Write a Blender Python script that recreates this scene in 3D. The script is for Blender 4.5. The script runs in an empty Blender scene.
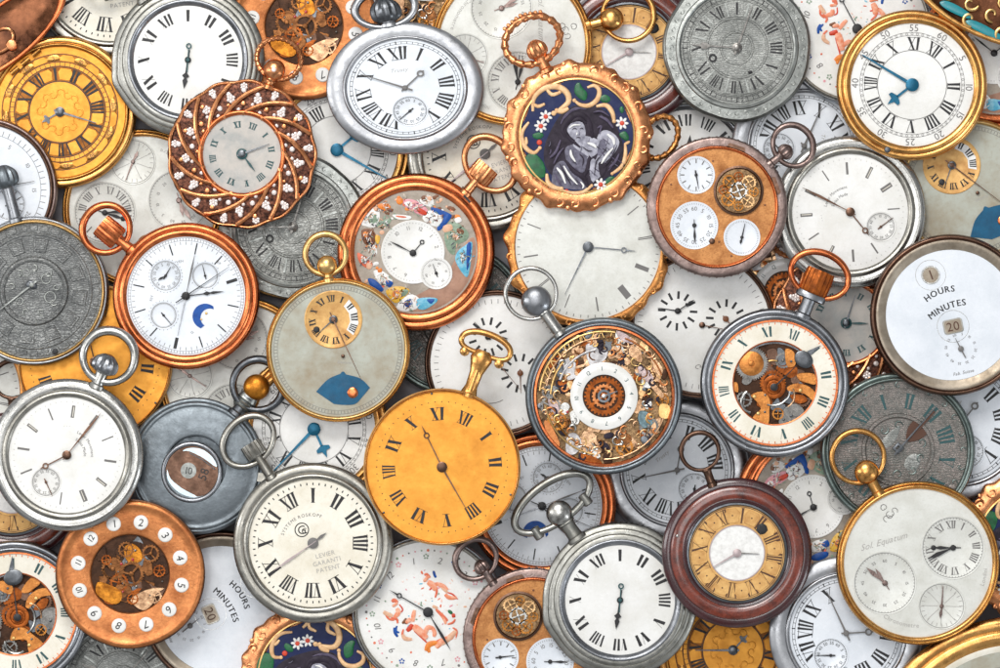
import bpy, math, random
from math import sin, cos, pi, radians, sqrt, atan2, hypot
S = 0.00036            # metres per unit used below: one unit is about a third of a millimetre
DCAM = 4200.0          # camera height in the same units
H = 12.0               # thickness of a watch
ZD = 8.5               # height of a dial above the back of its watch
sc = bpy.context.scene
col = sc.collection
KIDS = {}

# ------------------------------------------------------------------ materials
def lin(h):
    h = h.lstrip('#'); o = []
    for i in (0, 2, 4):
        c = int(h[i:i+2], 16) / 255.0
        o.append(c/12.92 if c <= 0.04045 else ((c+0.055)/1.055)**2.4)
    return (o[0], o[1], o[2], 1.0)

def mat(name, c, metal=0.0, rough=0.4, stain=None, amt=0.5, sscale=0.05, fine=0.25, bump=0.15, bscale=0.6, coat=0.0, kind='noise', spec=0.5, var=0.0):
    m = bpy.data.materials.new(name); m.use_nodes = True
    nt = m.node_tree; N = nt.nodes; L = nt.links; N.clear()
    out = N.new('ShaderNodeOutputMaterial'); b = N.new('ShaderNodeBsdfPrincipled'); L.new(b.outputs[0], out.inputs[0])
    b.inputs['Metallic'].default_value = metal; b.inputs['Roughness'].default_value = rough
    b.inputs['Coat Weight'].default_value = coat; b.inputs['Coat Roughness'].default_value = 0.12
    b.inputs['Specular IOR Level'].default_value = spec
    tc = N.new('ShaderNodeTexCoord'); oi = N.new('ShaderNodeObjectInfo')
    mp = N.new('ShaderNodeVectorMath'); mp.operation = 'SCALE'; mp.inputs['Scale'].default_value = 1.0/S
    L.new(tc.outputs['Object'], mp.inputs[0])
    rn = N.new('ShaderNodeMath'); rn.operation = 'MULTIPLY'; rn.inputs[1].default_value = 900.0; L.new(oi.outputs['Random'], rn.inputs[0])
    ad = N.new('ShaderNodeVectorMath'); ad.operation = 'ADD'; L.new(mp.outputs[0], ad.inputs[0]); L.new(rn.outputs[0], ad.inputs[1])
    V = ad.outputs[0]
    def noise(s, det=4, r=0.6):   # value noise in object space
        n = N.new('ShaderNodeTexNoise'); n.inputs['Scale'].default_value = s; n.inputs['Detail'].default_value = det; n.inputs['Roughness'].default_value = r
        L.new(V, n.inputs['Vector']); return n.outputs['Fac']
    def ramp(src, a, bb, va=0.0, vb=1.0):
        r = N.new('ShaderNodeMapRange'); r.inputs[1].default_value = a; r.inputs[2].default_value = bb; r.inputs[3].default_value = va; r.inputs[4].default_value = vb
        L.new(src, r.inputs[0]); return r.outputs[0]
    def mix(fac, A, B):
        x = N.new('ShaderNodeMix'); x.data_type = 'RGBA'; L.new(fac, x.inputs[0])
        if isinstance(A, tuple): x.inputs[6].default_value = A
        else: L.new(A, x.inputs[6])
        if isinstance(B, tuple): x.inputs[7].default_value = B
        else: L.new(B, x.inputs[7])
        return x.outputs[2]
    c = lin(c) if isinstance(c, str) else c
    cur = c
    if stain is not None:
        st = lin(stain)
        cur = mix(ramp(noise(sscale, 5, 0.62), 0.42, 0.72, 0.0, amt), cur, st)
        if fine > 0: cur = mix(ramp(noise(bscale*0.7, 3), 0.5, 0.8, 0.0, fine), cur, st)
    h = None
    if kind == 'engraved':
        v = N.new('ShaderNodeTexVoronoi'); v.feature = 'DISTANCE_TO_EDGE'; v.inputs['Scale'].default_value = 0.17
        nz = N.new('ShaderNodeTexNoise'); nz.inputs['Scale'].default_value = 0.25; L.new(V, nz.inputs['Vector'])
        a2 = N.new('ShaderNodeMix'); a2.data_type = 'VECTOR'; a2.inputs[0].default_value = 0.5
        sc_ = N.new('ShaderNodeVectorMath'); sc_.operation = 'SCALE'; sc_.inputs['Scale'].default_value = 12.0; L.new(nz.outputs['Color'], sc_.inputs[0])
        aa = N.new('ShaderNodeVectorMath'); aa.operation = 'ADD'; L.new(V, aa.inputs[0]); L.new(sc_.outputs[0], aa.inputs[1])
        L.new(aa.outputs[0], v.inputs['Vector'])
        w = N.new('ShaderNodeTexWave'); w.wave_type = 'RINGS'; w.inputs['Scale'].default_value = 0.22; w.inputs['Distortion'].default_value = 9.0; w.inputs['Detail'].default_value = 2.5; w.inputs['Detail Scale'].default_value = 0.6
        L.new(V, w.inputs['Vector'])
        e = ramp(v.outputs['Distance'], 0.0, 0.14)
        e2 = ramp(w.outputs['Fac'], 0.05, 0.5)
        mm = N.new('ShaderNodeMath'); mm.operation = 'MULTIPLY'; L.new(e, mm.inputs[0]); L.new(e2, mm.inputs[1])
        h = mm.outputs[0]
        cur = mix(ramp(h, 0.0, 0.6, 0.6, 0.0), cur, lin(stain or '#303030'))
    L.new(cur, b.inputs['Base Color']) if not isinstance(cur, tuple) else b.inputs['Base Color'].__setattr__('default_value', cur)
    rr = ramp(noise(0.12, 5), 0.3, 0.7, max(0.03, rough-0.1), min(1, rough+0.14)); L.new(rr, b.inputs['Roughness'])
    if bump > 0:
        bp = N.new('ShaderNodeBump'); bp.inputs['Strength'].default_value = bump; bp.inputs['Distance'].default_value = S*(1.2 if kind == 'engraved' else 0.8)
        L.new(h if h is not None else noise(bscale, 4), bp.inputs['Height']); L.new(bp.outputs[0], b.inputs['Normal'])
    return m

M = {}
def defmats():
    D = M
    D['silver'] = mat('silver', '#bdbcb8', 1, .25, '#8a8781', .65, .035, .35, .14, .35)
    D['silver_cool'] = mat('cool_silver', '#b2b3b6', 1, .34, '#86888c', .55, .03, .2, .10, .3)
    D['silver_warm'] = mat('warm_silver', '#a8a59d', 1, .32, '#716d63', .6, .05, .3, .14, .35)
    D['satin'] = mat('satin_grey_silver', '#a3a29c', 1, .34, '#6f6d65', .65, .035, .4, .16, .3)
    D['steel'] = mat('grey_steel', '#94969a', 1, .30, '#606266', .6, .05, .3, .12, .35)
    D['steel_dark'] = mat('dark_steel', '#6b6e72', 1, .32, '#3a3c3f', .6, .06, .35, .15, .3)
    D['gun'] = mat('blued_gunmetal', '#7d8489', 1, .42, '#53595d', .6, .03, .3, .25, .4)
    D['gold'] = mat('gold', '#dca662', 1, .26, '#ad6c34', .7, .05, .3, .12, .3)
    D['gold_dark'] = mat('tarnished_gold', '#cb9650', 1, .30, '#774a22', .75, .07, .4, .22, .35)
    D['gold_pale'] = mat('pale_gold', '#e2bb7c', 1, .34, '#ad7c3c', .5, .06, .25, .1, .35)
    D['gold_dial'] = mat('gilt_dial', '#eaa545', .75, .46, '#c27a2c', .6, .025, .25, .12, .5)
    D['gold_orn'] = mat('chased_gold', '#dd9c5c', 1, .34, '#9c5a2a', .7, .09, .4, .45, .22)
    D['rose'] = mat('rose_gold', '#e09a6a', 1, .28, '#9c5228', .6, .08, .3, .3, .25)
    D['copper'] = mat('copper', '#dc7e4e', 1, .25, '#98472a', .75, .05, .35, .13, .3)
    D['copper_dial'] = mat('copper_plate', '#cc8450', .8, .40, '#8a4a26', .85, .045, .5, .35, .4)
    D['orange_dial'] = mat('orange_gilt_plate', '#c88c54', .6, .5, '#8e5428', .8, .06, .7, .45, .7)
    D['brownmetal'] = mat('brown_patinated_metal', '#6e5446', 1, .32, '#33241e', .6, .06, .3, .15, .35)
    D['purple'] = mat('violet_brown_metal', '#93807a', 1, .34, '#4a3834', .7, .07, .45, .3, .3)
    D['mahog'] = mat('mahogany', '#7c3624', 0, .22, '#34140e', .9, .08, .75, .25, .7, coat=.8)
    D['enamel'] = mat('white_enamel', '#e6e5e2', 0, .22, '#c4c0b4', .5, .025, .2, .03, .4, coat=.2)
    D['enamel_blue'] = mat('cool_white_enamel', '#e0e4ea', 0, .22, '#bcc4cd', .5, .02, .2, .03, .4, coat=.2)
    D['cream'] = mat('cream_enamel', '#ebe6d8', 0, .28, '#c9bda2', .55, .025, .3, .03, .4)
    D['silvered'] = mat('silvered_dial', '#d9d9d3', .15, .42, '#b3b1a5', .5, .04, .35, .08, .7)
    D['stone'] = mat('pale_stone_dial', '#aeb0a4', .1, .45, '#8e7a5c', .8, .022, .35, .08, .35)
    D['pearl'] = mat('grey_pearl_dial', '#bdb6ae', 0, .34, '#878f90', .8, .04, .2, .05, .5)
    D['ink'] = mat('black_ink', '#1c1b1d', 0, .5, bump=0)
    D['ink_grey'] = mat('grey_ink', '#6d6a68', 0, .5, bump=0)
    D['ink_faint'] = mat('faint_ink', '#a9a6a1', 0, .5, bump=0)
    D['ink_green'] = mat('dark_green_ink', '#1f4a4c', 0, .4, bump=0)
    D['ink_brown'] = mat('brown_ink', '#4d2c18', 0, .5, bump=0)
    D['red'] = mat('red_paint', '#d04020', 0, .4, '#8c1c10', .4, .3)
    D['pinkred'] = mat('coral_paint', '#e07452', 0, .45, '#c04428', .6, .3, bump=.2)
    D['pink'] = mat('pink_paint', '#e2a0a8', 0, .45, '#b4606c', .6, .3, bump=.2)
    D['skin'] = mat('flesh_paint', '#e3b494', 0, .45, '#b4795a', .5, .3, bump=.2)
    D['blue'] = mat('blue_paint', '#1450a0', 0, .4, '#0d2c6c', .6, .15, .2, bump=.2, spec=.3)
    D['cyan'] = mat('turquoise_paint', '#4aa4c4', 0, .35, '#a9d8e2', .7, .2, bump=.2)
    D['green'] = mat('green_enamel', '#176638', 0, .35, '#0a3a20', .8, .15, .4, .2, .4)
    D['sage'] = mat('sage_paint', '#8ba089', 0, .45, '#4f6250', .6, .3, bump=.2)
    D['yellow'] = mat('yellow_paint', '#e8b840', 0, .4, '#b4741c', .6, .2, bump=.2)
    D['orange'] = mat('orange_paint', '#e8862c', 0, .4, '#b4541c', .6, .2, bump=.2)
    D['white'] = mat('white_paint', '#ecebe8', 0, .4, '#b9b5b0', .5, .2, bump=.2)
    D['brown'] = mat('brown_paint', '#7d4c2c', 0, .45, '#402010', .6, .3, bump=.3)
    D['painted_ground'] = mat('painted_grey_ground', '#a59a8d', .2, .42, '#75685a', .7, .05, .4, .15, .5)
    D['navy'] = mat('navy_enamel', '#14214f', 0, .35, '#0b1236', .5, .05, .2, .05, .5, spec=.25)
    D['violet_dark'] = mat('dark_violet_enamel', '#322a36', 0, .5, '#171319', .7, .12, .3, .3, .3, spec=.2)
    D['lilac'] = mat('lilac_grey_enamel', '#726f80', 0, .45, '#2c2935', .85, .16, .55, .5, .25, spec=.25)
    D['lilac_pale'] = mat('pale_lilac_enamel', '#b3b2be', 0, .45, '#5f5d6c', .85, .15, .5, .4, .3, spec=.25)
    D['bluesteel'] = mat('blued_steel_hand', '#0f5f7c', .5, .3, '#0a3550', .5, .1, .2, .05, .5)
    D['moonblue'] = mat('moon_disc_blue', '#12597c', 0, .4, '#0c3a56', .6, .08, .3, .1, .5, spec=.3)
    D['engr'] = mat('engraved_grey_silver', '#a4a5a1', .75, .44, '#5e605d', .75, .025, .4, .24, .3, kind='engraved')
    D['engr_dark'] = mat('engraved_dark_pewter', '#919290', .75, .42, '#484a4b', .75, .03, .45, .4, .3, kind='engraved')
    D['engr_green'] = mat('engraved_green_pewter', '#938984', .6, .46, '#4a534f', .6, .05, .35, .4, .3, kind='engraved')
    D['pewter'] = mat('pewter', '#9a9c98', 1, .36, '#4c504e', .6, .06, .4, .25, .3)
    D['pewter_green'] = mat('green_grey_pewter', '#7d8884', 1, .38, '#3c4946', .7, .06, .4, .25, .3)
    D['hollow'] = mat('dark_movement_plate', '#4a3020', .7, .5, '#1c120c', .7, .1, .4, .4, .3)
    D['brass'] = mat('brass_wheel', '#b87a3a', 1, .34, '#5c3216', .7, .12, .4, .2, .4)
    D['brass_pale'] = mat('pale_brass', '#dcb483', 1, .32, '#96683c', .6, .12, .4, .25, .4)
    D['rust'] = mat('rusty_bridge', '#a3561f', .8, .4, '#4c2310', .7, .12, .5, .5, .3)
    D['amber'] = mat('amber_gilt', '#c9822c', .9, .36, '#6d3610', .8, .12, .5, .4, .3)
    D['iron'] = mat('grey_iron_wheel', '#83807c', 1, .35, '#3f3c3a', .6, .12, .4, .2, .4)
    D['painted_brown'] = mat('painted_brown_ground', '#a8806a', .2, .45, '#7c5644', .7, .05, .4, .15, .5)
    D['orangeplate'] = mat('orange_gilt_bridge', '#d08a48', .85, .38, '#8a4a20', .8, .09, .5, .35, .35)
    D['whitemetal'] = mat('white_metal', '#c4c1c1', .6, .4, '#7c7878', .8, .12, .5, .2, .4)
    D['pinklilac'] = mat('pink_lilac_metal', '#b8a4a2', .8, .38, '#766468', .7, .12, .5, .3, .4)
    D['teal_grey'] = mat('teal_grey_metal', '#6f868c', .7, .38, '#3a4c52', .7, .12, .4, .3, .4)
    D['mahog_dark'] = mat('dark_mahogany', '#421c1e', 0, .22, '#180b0e', .8, .06, .6, .2, .8, coat=.8)
    D['chapter_brown'] = mat('brown_gilt_ground', '#a4682c', .7, .46, '#5e3414', .8, .07, .5, .2, .5)
    D['oldbrown'] = mat('old_brown_brass', '#8a5a34', .9, .38, '#3a2014', .8, .12, .6, .3, .35)
    D['violet_mid'] = mat('mid_violet_enamel', '#5b5268', 0, .45, '#2e2738', .7, .14, .4, .3, .3, spec=.25)
    D['rockplate'] = mat('pierced_gilt_plate', '#a0805c', .85, .42, '#2e211a', .95, .10, .95, .9, .35)
    D['pinkgilt'] = mat('pink_gilt', '#d2ab86', 1, .34, '#7c5238', .8, .12, .5, .45, .3)
    D['goldmatt'] = mat('matt_gold', '#dcaf6c', .35, .5, '#a8703a', .7, .06, .4, .15, .4)
    D['giltcream'] = mat('cream_gilt_enamel', '#e2b98a', .25, .4, '#b07844', .6, .12, .4, .3, .3)
    D['tan'] = mat('tan_grey_flange', '#a89c8c', .8, .4, '#6f604e', .7, .04, .3, .1, .3)
    D['cherub'] = mat('cherub_flesh', '#e0805a', 0, .5, '#f0c0a4', .9, .2, .5, .2, .4)
    D['wash'] = mat('pink_wash', '#f0dbd2', 0, .4, '#eab8a6', .8, .12, .6, 0)
    D['dotgrey'] = mat('pale_mauve_metal', '#b5a5a5', .4, .4, '#8e7c7c', .5, .1, .2, .05)
    D['ruby'] = mat('ruby_jewel', '#a8242c', 0, .15, coat=.5, bump=0)
    D['gem'] = mat('white_stone', '#e9dfda', .2, .2, '#9b8079', .5, .4, .3, .3, .5, coat=.3)
    D['ground'] = mat('dark_brown_filigree_ground', '#35201a', .8, .42, '#8f5c48', .9, .3, .8, .9, .4)
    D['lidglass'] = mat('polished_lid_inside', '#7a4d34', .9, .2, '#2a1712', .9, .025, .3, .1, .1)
    D['teal'] = mat('teal_reflection', '#1c8a94', 0, .25, '#115a60', .5, .05, .2, .05, .3, coat=.3)
    D['glint'] = mat('pale_blue_glint', '#bcd4de', .2, .1, '#e6eef0', .5, .05, .1, 0)
    D['table'] = mat('grey_table', '#77757a', 0, .6, '#5c5a5e', .5, .01, .2, .1, .3)

# ------------------------------------------------------------------ mesh builder
GL = {}
def glyph(ch):
    if ch in GL: return GL[ch]
    cu = bpy.data.curves.new('t', 'FONT'); cu.body = ch; cu.resolution_u = 3; cu.offset = 0.0; cu.fill_mode = 'FRONT'
    o = bpy.data.objects.new('t', cu); col.objects.link(o)
    bpy.context.view_layer.update()
    dg = bpy.context.evaluated_depsgraph_get()
    me = bpy.data.meshes.new_from_object(o.evaluated_get(dg))
    v = [(p.co.x, p.co.y) for p in me.vertices]; f = [tuple(p.vertices) for p in me.polygons]
    w = max([p[0] for p in v], default=0.3) + 0.07
    if ch == ' ': w = 0.3
    bpy.data.objects.remove(o); bpy.data.curves.remove(cu); bpy.data.meshes.remove(me)
    GL[ch] = (v, f, w); return GL[ch]

def A(a): return (sin(radians(a)), cos(radians(a)))
def pol(a, r, c=(0, 0)): return (c[0]+r*sin(radians(a)), c[1]+r*cos(radians(a)))

def cat(pts, k=4, closed=True):
    n = len(pts); out = []
    rng = range(n) if closed else range(n-1)
    for i in rng:
        if closed: p = [pts[(i+j) % n] for j in (-1, 0, 1, 2)]
        else: p = [pts[max(0, min(n-1, i+j))] for j in (-1, 0, 1, 2)]
        for s in range(k):
            t = s/k
            out.append(tuple(0.5*(2*p[1][d]+(-p[0][d]+p[2][d])*t+(2*p[0][d]-5*p[1][d]+4*p[2][d]-p[3][d])*t*t+(-p[0][d]+3*p[1][d]-3*p[2][d]+p[3][d])*t**3) for d in range(len(pts[0]))))
    if not closed: out.append(tuple(pts[-1]))
    return out

class MB:
    def __init__(s): s.v = []; s.f = []; s.m = []; s.cur = 0
    def face(s, idx): s.f.append(tuple(idx)); s.m.append(s.cur)
    def poly(s, pts, z):
        a = 0
        for i in range(len(pts)): a += pts[i-1][0]*pts[i][1]-pts[i][0]*pts[i-1][1]
        if a < 0: pts = pts[::-1]
        b = len(s.v); s.v += [(p[0], p[1], z) for p in pts]; s.face(range(b, b+len(pts))); return s
    def prism(s, pts, z0, z1, inset=0.0):
        a = 0
        for i in range(len(pts)): a += pts[i-1][0]*pts[i][1]-pts[i][0]*pts[i-1][1]
        if a < 0: pts = pts[::-1]
        n = len(pts); b = len(s.v)
        cx = sum(p[0] for p in pts)/n; cy = sum(p[1] for p in pts)/n
        s.v += [(p[0], p[1], z0) for p in pts]+[(p[0]+(cx-p[0])*inset, p[1]+(cy-p[1])*inset, z1) for p in pts]
        for i in range(n): j = (i+1) % n; s.face((b+i, b+j, b+n+j, b+n+i))
        s.face(range(b+n, b+2*n)); return s
    def blob(s, pts, z0, dz, k=3):
        pts = cat(pts, k)
        a = 0
        for i in range(len(pts)): a += pts[i-1][0]*pts[i][1]-pts[i][0]*pts[i-1][1]
        if a < 0: pts = pts[::-1]
        n = len(pts); cx = sum(p[0] for p in pts)/n; cy = sum(p[1] for p in pts)/n; b = len(s.v)
        for sc_, z in ((1, z0), (.96, z0+dz*.5), (.8, z0+dz*.85), (.45, z0+dz)):
            s.v += [(cx+(p[0]-cx)*sc_, cy+(p[1]-cy)*sc_, z) for p in pts]
        s.v.append((cx, cy, z0+dz))
        for r in range(3):
            for i in range(n): j = (i+1) % n; s.face((b+r*n+i, b+r*n+j, b+(r+1)*n+j, b+(r+1)*n+i))
        for i in range(n): s.face((b+3*n+i, b+3*n+(i+1) % n, b+4*n))
        return s
    def plate(s, pts, z0, dz, k=3):      # flat cut piece with a small chamfer; any outline
        pts = cat(pts, k); a = 0; n = len(pts)
        for i in range(n): a += pts[i-1][0]*pts[i][1]-pts[i][0]*pts[i-1][1]
        if a < 0: pts = pts[::-1]
        b = len(s.v); inn = []
        for i in range(n):
            p, q, r = pts[i-1], pts[i], pts[(i+1) % n]; dx, dy = r[0]-p[0], r[1]-p[1]; l = hypot(dx, dy) or 1
            inn.append((q[0]-dy/l*.28, q[1]+dx/l*.28))
        s.v += [(p[0], p[1], z0) for p in pts]+[(p[0], p[1], z0+dz*.7) for p in pts]+[(p[0], p[1], z0+dz) for p in inn]
        for k2 in range(2):
            for i in range(n): j = (i+1) % n; s.face((b+k2*n+i, b+k2*n+j, b+(k2+1)*n+j, b+(k2+1)*n+i))
        s.face(range(b+2*n, b+3*n)); return s
    def dome(s, x, y, r, z0, dz, ry=None, n=14, rot=0):
        ry = ry or r; c, q = cos(radians(-rot)), sin(radians(-rot))
        P = [(r*cos(2*pi*i/n), ry*sin(2*pi*i/n)) for i in range(n)]
        return s.blob([(x+p[0]*c-p[1]*q, y+p[0]*q+p[1]*c) for p in P], z0, dz, 1)
    def ring(s, x, y, r0, r1, z, n=72):
        b = len(s.v)
        if r0 <= 0: return s.poly([(x+r1*cos(2*pi*i/n), y+r1*sin(2*pi*i/n)) for i in range(n)], z)
        for r in (r0, r1): s.v += [(x+r*cos(2*pi*i/n), y+r*sin(2*pi*i/n), z) for i in range(n)]
        for i in range(n): j = (i+1) % n; s.face((b+i, b+n+i, b+n+j, b+j))
        return s
    def lathe(s, prof, n=96, x=0, y=0, mod=None):
        rows = []
        for k, (r, z) in enumerate(prof):
            if r <= 0: s.v.append((x, y, z)); rows.append([len(s.v)-1]*n); continue
            b = len(s.v)
            for i in range(n):
                t = 2*pi*i/n; rr = r if mod is None else mod(r, t, k, z)
                s.v.append((x+rr*cos(t), y+rr*sin(t), z))
            rows.append(list(range(b, b+n)))
        for k in range(len(rows)-1):
            p, q = rows[k], rows[k+1]
            for i in range(n):
                j = (i+1) % n; f = [p[i], p[j], q[j], q[i]]; g = []
                for e in f:
                    if e not in g: g.append(e)
                if len(g) > 2: s.face(g)
        return s
    def tube(s, pts, r, closed=False, n=10, flat=1.0):
        m = len(pts); b = len(s.v)
        R = r if isinstance(r, (list, tuple)) else [r]*m
        for i in range(m):
            p0 = pts[i-1] if (closed or i > 0) else pts[i]; p1 = pts[(i+1) % m] if (closed or i < m-1) else pts[i]
            d = [p1[k]-p0[k] for k in range(3)]; l = sqrt(sum(c*c for c in d)) or 1; d = [c/l for c in d]
            lx = hypot(d[0], d[1])
            if lx < 1e-5: sx = (1, 0, 0)
            else: sx = (d[1]/lx, -d[0]/lx, 0)
            up = (sx[1]*d[2]-sx[2]*d[1], sx[2]*d[0]-sx[0]*d[2], sx[0]*d[1]-sx[1]*d[0])
            for j in range(n):
                t = 2*pi*j/n; cx, cz = cos(t)*R[i], sin(t)*R[i]*flat
                s.v.append(tuple(pts[i][k]+sx[k]*cx+up[k]*cz for k in range(3)))
        for i in range(m if closed else m-1):
            for j in range(n):
                a, c = b+i*n, b+((i+1) % m)*n; jj = (j+1) % n
                s.face((a+j, c+j, c+jj, a+jj))
        if not closed:
            s.face([b+j for j in range(n)]); s.face([b+(m-1)*n+j for j in range(n)][::-1])
        return s
    def axlathe(s, ang, z, prof, n=24, knurl=0, kd=0.06, flat=1.0, off=(0, 0)):
        dx, dy = A(ang); tx, ty = dy, -dx; b = len(s.v)
        for (t, r) in prof:
            for j in range(n):
                p = 2*pi*j/n; rr = r*(1+(kd*cos(knurl*p) if knurl else 0))
                s.v.append((off[0]+dx*t+tx*cos(p)*rr, off[1]+dy*t+ty*cos(p)*rr, z+sin(p)*rr*flat))
        for i in range(len(prof)-1):
            for j in range(n):
                jj = (j+1) % n; s.face((b+i*n+j, b+i*n+jj, b+(i+1)*n+jj, b+(i+1)*n+j))
        s.face([b+j for j in range(n)][::-1]); s.face([b+(len(prof)-1)*n+j for j in range(n)])
        return s
    def xf(s, i0, f):
        for i in range(i0, len(s.v)): s.v[i] = f(*s.v[i])
    # text standing at (x,y), reading direction turned `rot` degrees clockwise
    def text(s, st, x, y, size, rot=0, z=0, shear=0.0, sp=1.0):
        W = sum(glyph(c)[2] for c in st)*sp; u = -W/2; c_, s_ = cos(radians(-rot)), sin(radians(-rot))
        for ch in st:
            v, f, w = glyph(ch); b = len(s.v)
            for p in v:
                px, py = (p[0]+u+p[1]*shear)*size, (p[1]-.35)*size
                s.v.append((x+px*c_-py*s_, y+px*s_+py*c_, z))
            for q in f: s.face([b+i for i in q])
            u += w*sp
        return s
    def arctext(s, st, cx, cy, r, size, mid, z, inward=False, sp=1.0):
        W = sum(glyph(c)[2] for c in st)*size*sp; u = -W/2
        for ch in st:
            v, f, w = glyph(ch); uc = u+w*size*sp/2
            a = mid + (-1 if inward else 1)*degrees_(uc/r)
            px, py = pol(a, r, (cx, cy)); s.text(ch, px, py, size, a+(180 if inward else 0), z)
            u += w*size*sp
        return s
    def roman(s, st, th, rm, hh, wmax, z, T=None, t=None, c=(0, 0), serif=True):
        T = T or hh*.17; t = (t or hh*.06)*.6; hh2 = hh/2
        wd = {'I': T*1.0, 'V': hh*.55, 'X': hh*.55}; gap = T*.75
        W = sum(wd[q] for q in st)+gap*(len(st)-1); k = min(1.0, wmax/W); u = -W/2
        def P(uu, vv):
            return pol(th+degrees_(uu*k/rm), rm+vv, c)
        def quad(q): s.poly([P(*p) for p in q], z)
        for ch in st:
            w = wd[ch]
            if ch == 'I': quad([(u, -hh2), (u+T, -hh2), (u+T, hh2), (u, hh2)])
            elif ch == 'V':
                quad([(u, hh2), (u+T, hh2), (u+w/2+T/2, -hh2), (u+w/2-T/2, -hh2)])
                quad([(u+w-t, hh2), (u+w, hh2), (u+w/2+t/2, -hh2), (u+w/2-t/2, -hh2)])
            else:
                quad([(u, hh2), (u+T, hh2), (u+w, -hh2), (u+w-T, -hh2)])
                b = s.v; quad([(u+w-t, hh2), (u+w, hh2), (u+t, -hh2), (u, -hh2)])
                for q in range(len(s.v)-4, len(s.v)): s.v[q] = (s.v[q][0], s.v[q][1], z+.03)
            u += w+gap
        if serif:
            e = t*.9; w2 = W/2+T*.25
            for vv in (-hh2, hh2-e): s.poly([P(-w2, vv), (P(w2, vv)), P(w2, vv+e), P(-w2, vv+e)], z+.05)
        return s
    def ticks(s, n, r0, r1, w, z, c=(0, 0), rot=0, skip=None, arc=None):
        for i in range(n):
            if skip and i % skip == 0: continue
            a = rot+360*i/n
            if arc and not (arc[0] <= (a-arc[0]) % 360+arc[0] <= arc[1]): continue
            p, q = pol(a, r0, c), pol(a, r1, c); d = A(a); tx, ty = d[1]*w/2, -d[0]*w/2
            s.poly([(p[0]-tx, p[1]-ty), (p[0]+tx, p[1]+ty), (q[0]+tx, q[1]+ty), (q[0]-tx, q[1]-ty)], z)
        return s
    def dots(s, n, r, d, z, c=(0, 0), rot=0, skip=None):
        for i in range(n):
            if skip and i % skip == 0: continue
            x, y = pol(rot+360*i/n, r, c); s.ring(x, y, 0, d, z, 8)
        return s
    def gear(s, x, y, r, z0, z1, teeth=24, spokes=4, rot=0, hub=.22):
        n = teeth*4; b = len(s.v); ri = r*.72
        def rad(i): return r if (i % 4) in (0, 1) else r*.9
        for z in (z0, z1):
            s.v += [(x+rad(i)*cos(2*pi*i/n), y+rad(i)*sin(2*pi*i/n), z) for i in range(n)]
            s.v += [(x+ri*cos(2*pi*i/n), y+ri*sin(2*pi*i/n), z) for i in range(n)]
        for i in range(n):
            j = (i+1) % n
            s.face((b+i, b+j, b+2*n+j, b+2*n+i)); s.face((b+n+j, b+n+i, b+3*n+i, b+3*n+j)); s.face((b+2*n+i, b+2*n+j, b+3*n+j, b+3*n+i))
        for k in range(spokes):
            a = radians(rot)+2*pi*k/spokes; w = r*.07
            dx, dy = cos(a), sin(a); tx, ty = -dy*w, dx*w
            s.prism([(x+tx, y+ty), (x-tx, y-ty), (x+dx*ri*1.02-tx, y+dy*ri*1.02-ty), (x+dx*ri*1.02+tx, y+dy*ri*1.02+ty)], z0+.05, z1-.1)
        s.dome(x, y, r*hub, z0, (z1-z0)+.6, n=12)
        return s
    def build(s, name, mats, parent=None, ang=32):
        me = bpy.data.meshes.new(name); me.from_pydata([(a*S, b*S, c*S) for a, b, c in s.v], [], s.f)
        if not isinstance(mats, (list, tuple)): mats = [mats]
        for m in mats: me.materials.append(M[m])
        me.polygons.foreach_set('material_index', s.m)
        me.polygons.foreach_set('use_smooth', [True]*len(s.f))
        me.update(); me.set_sharp_from_angle(angle=radians(ang))
        o = bpy.data.objects.new(name, me); col.objects.link(o)
        if parent is not None: o.parent = parent; KIDS.setdefault(parent.name, []).append(o)
        return o
def degrees_(x): return x*180/pi

def empty(name, parent=None):
    o = bpy.data.objects.new(name, None); o.empty_display_size = .005; col.objects.link(o)
    if parent is not None: o.parent = parent; KIDS.setdefault(parent.name, []).append(o)
    return o
def copy_tree(o, parent=None):
    c = o.copy(); col.objects.link(c)
    if parent is not None: c.parent = parent
    for ch in KIDS.get(o.name, []): copy_tree(ch, c)
    return c

ROM = ['XII', 'I', 'II', 'III', 'IIII', 'V', 'VI', 'VII', 'VIII', 'IX', 'X', 'XI']
# ------------------------------------------------------------------ watch parts
def case(root, R, rb, rd, mc, mb, style='round', mod=None, bmod=None, bez=True):
    t = R-rb
    if style == 'round': pr = [(R*.84, 0), (R*.94, .5), (R-.8, 2.6), (R, 5), (R-.7, 7), (R-t*.32, 9.1), (R-t*.65, 9.8), (rb, 9.3)]
    elif style == 'flat': pr = [(R*.88, 0), (R*.97, .8), (R, 3.5), (R-.2, 6.8), (R-1.2, 8.7), (R-t*.5, 9.3), (rb, 9.3)]
    else:
        pr = [(R*.84, 0), (R*.94, .5), (R-.8, 2.2), (R, 4.4), (R-.5, 5.8), (R-1.4, 6.4)]
        for k in range(3):
            f = k/3; rr = R-1.4-(t-1.4)*f; dt = (t-1.4)/3
            pr += [(rr-dt*.15, 7.3+k*.7), (rr-dt*.55, 7.9+k*.7), (rr-dt*.9, 7.4+k*.7)]
    pr = cat(pr, 3, False)
    m = MB().lathe([(0, 0)]+pr+[(rb-.2, ZD-1.2), (rb-1.5, ZD-1.5)], 120, mod=mod)
    m.build('case', mc, root)
    if bez:
        w = rb-rd
        pb = cat([(rb, 8.8), (rb+.1, 9.9), (rb-w*.18, 11.2), (rb-w*.45, 11.9), (rb-w*.75, 11.3), (rd+.3, 10.2)], 4, False)+[(rd, 9.8), (rd, ZD-.4)]
        MB().lathe(pb, 120, mod=bmod).build('bezel', mb, root)

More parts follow.
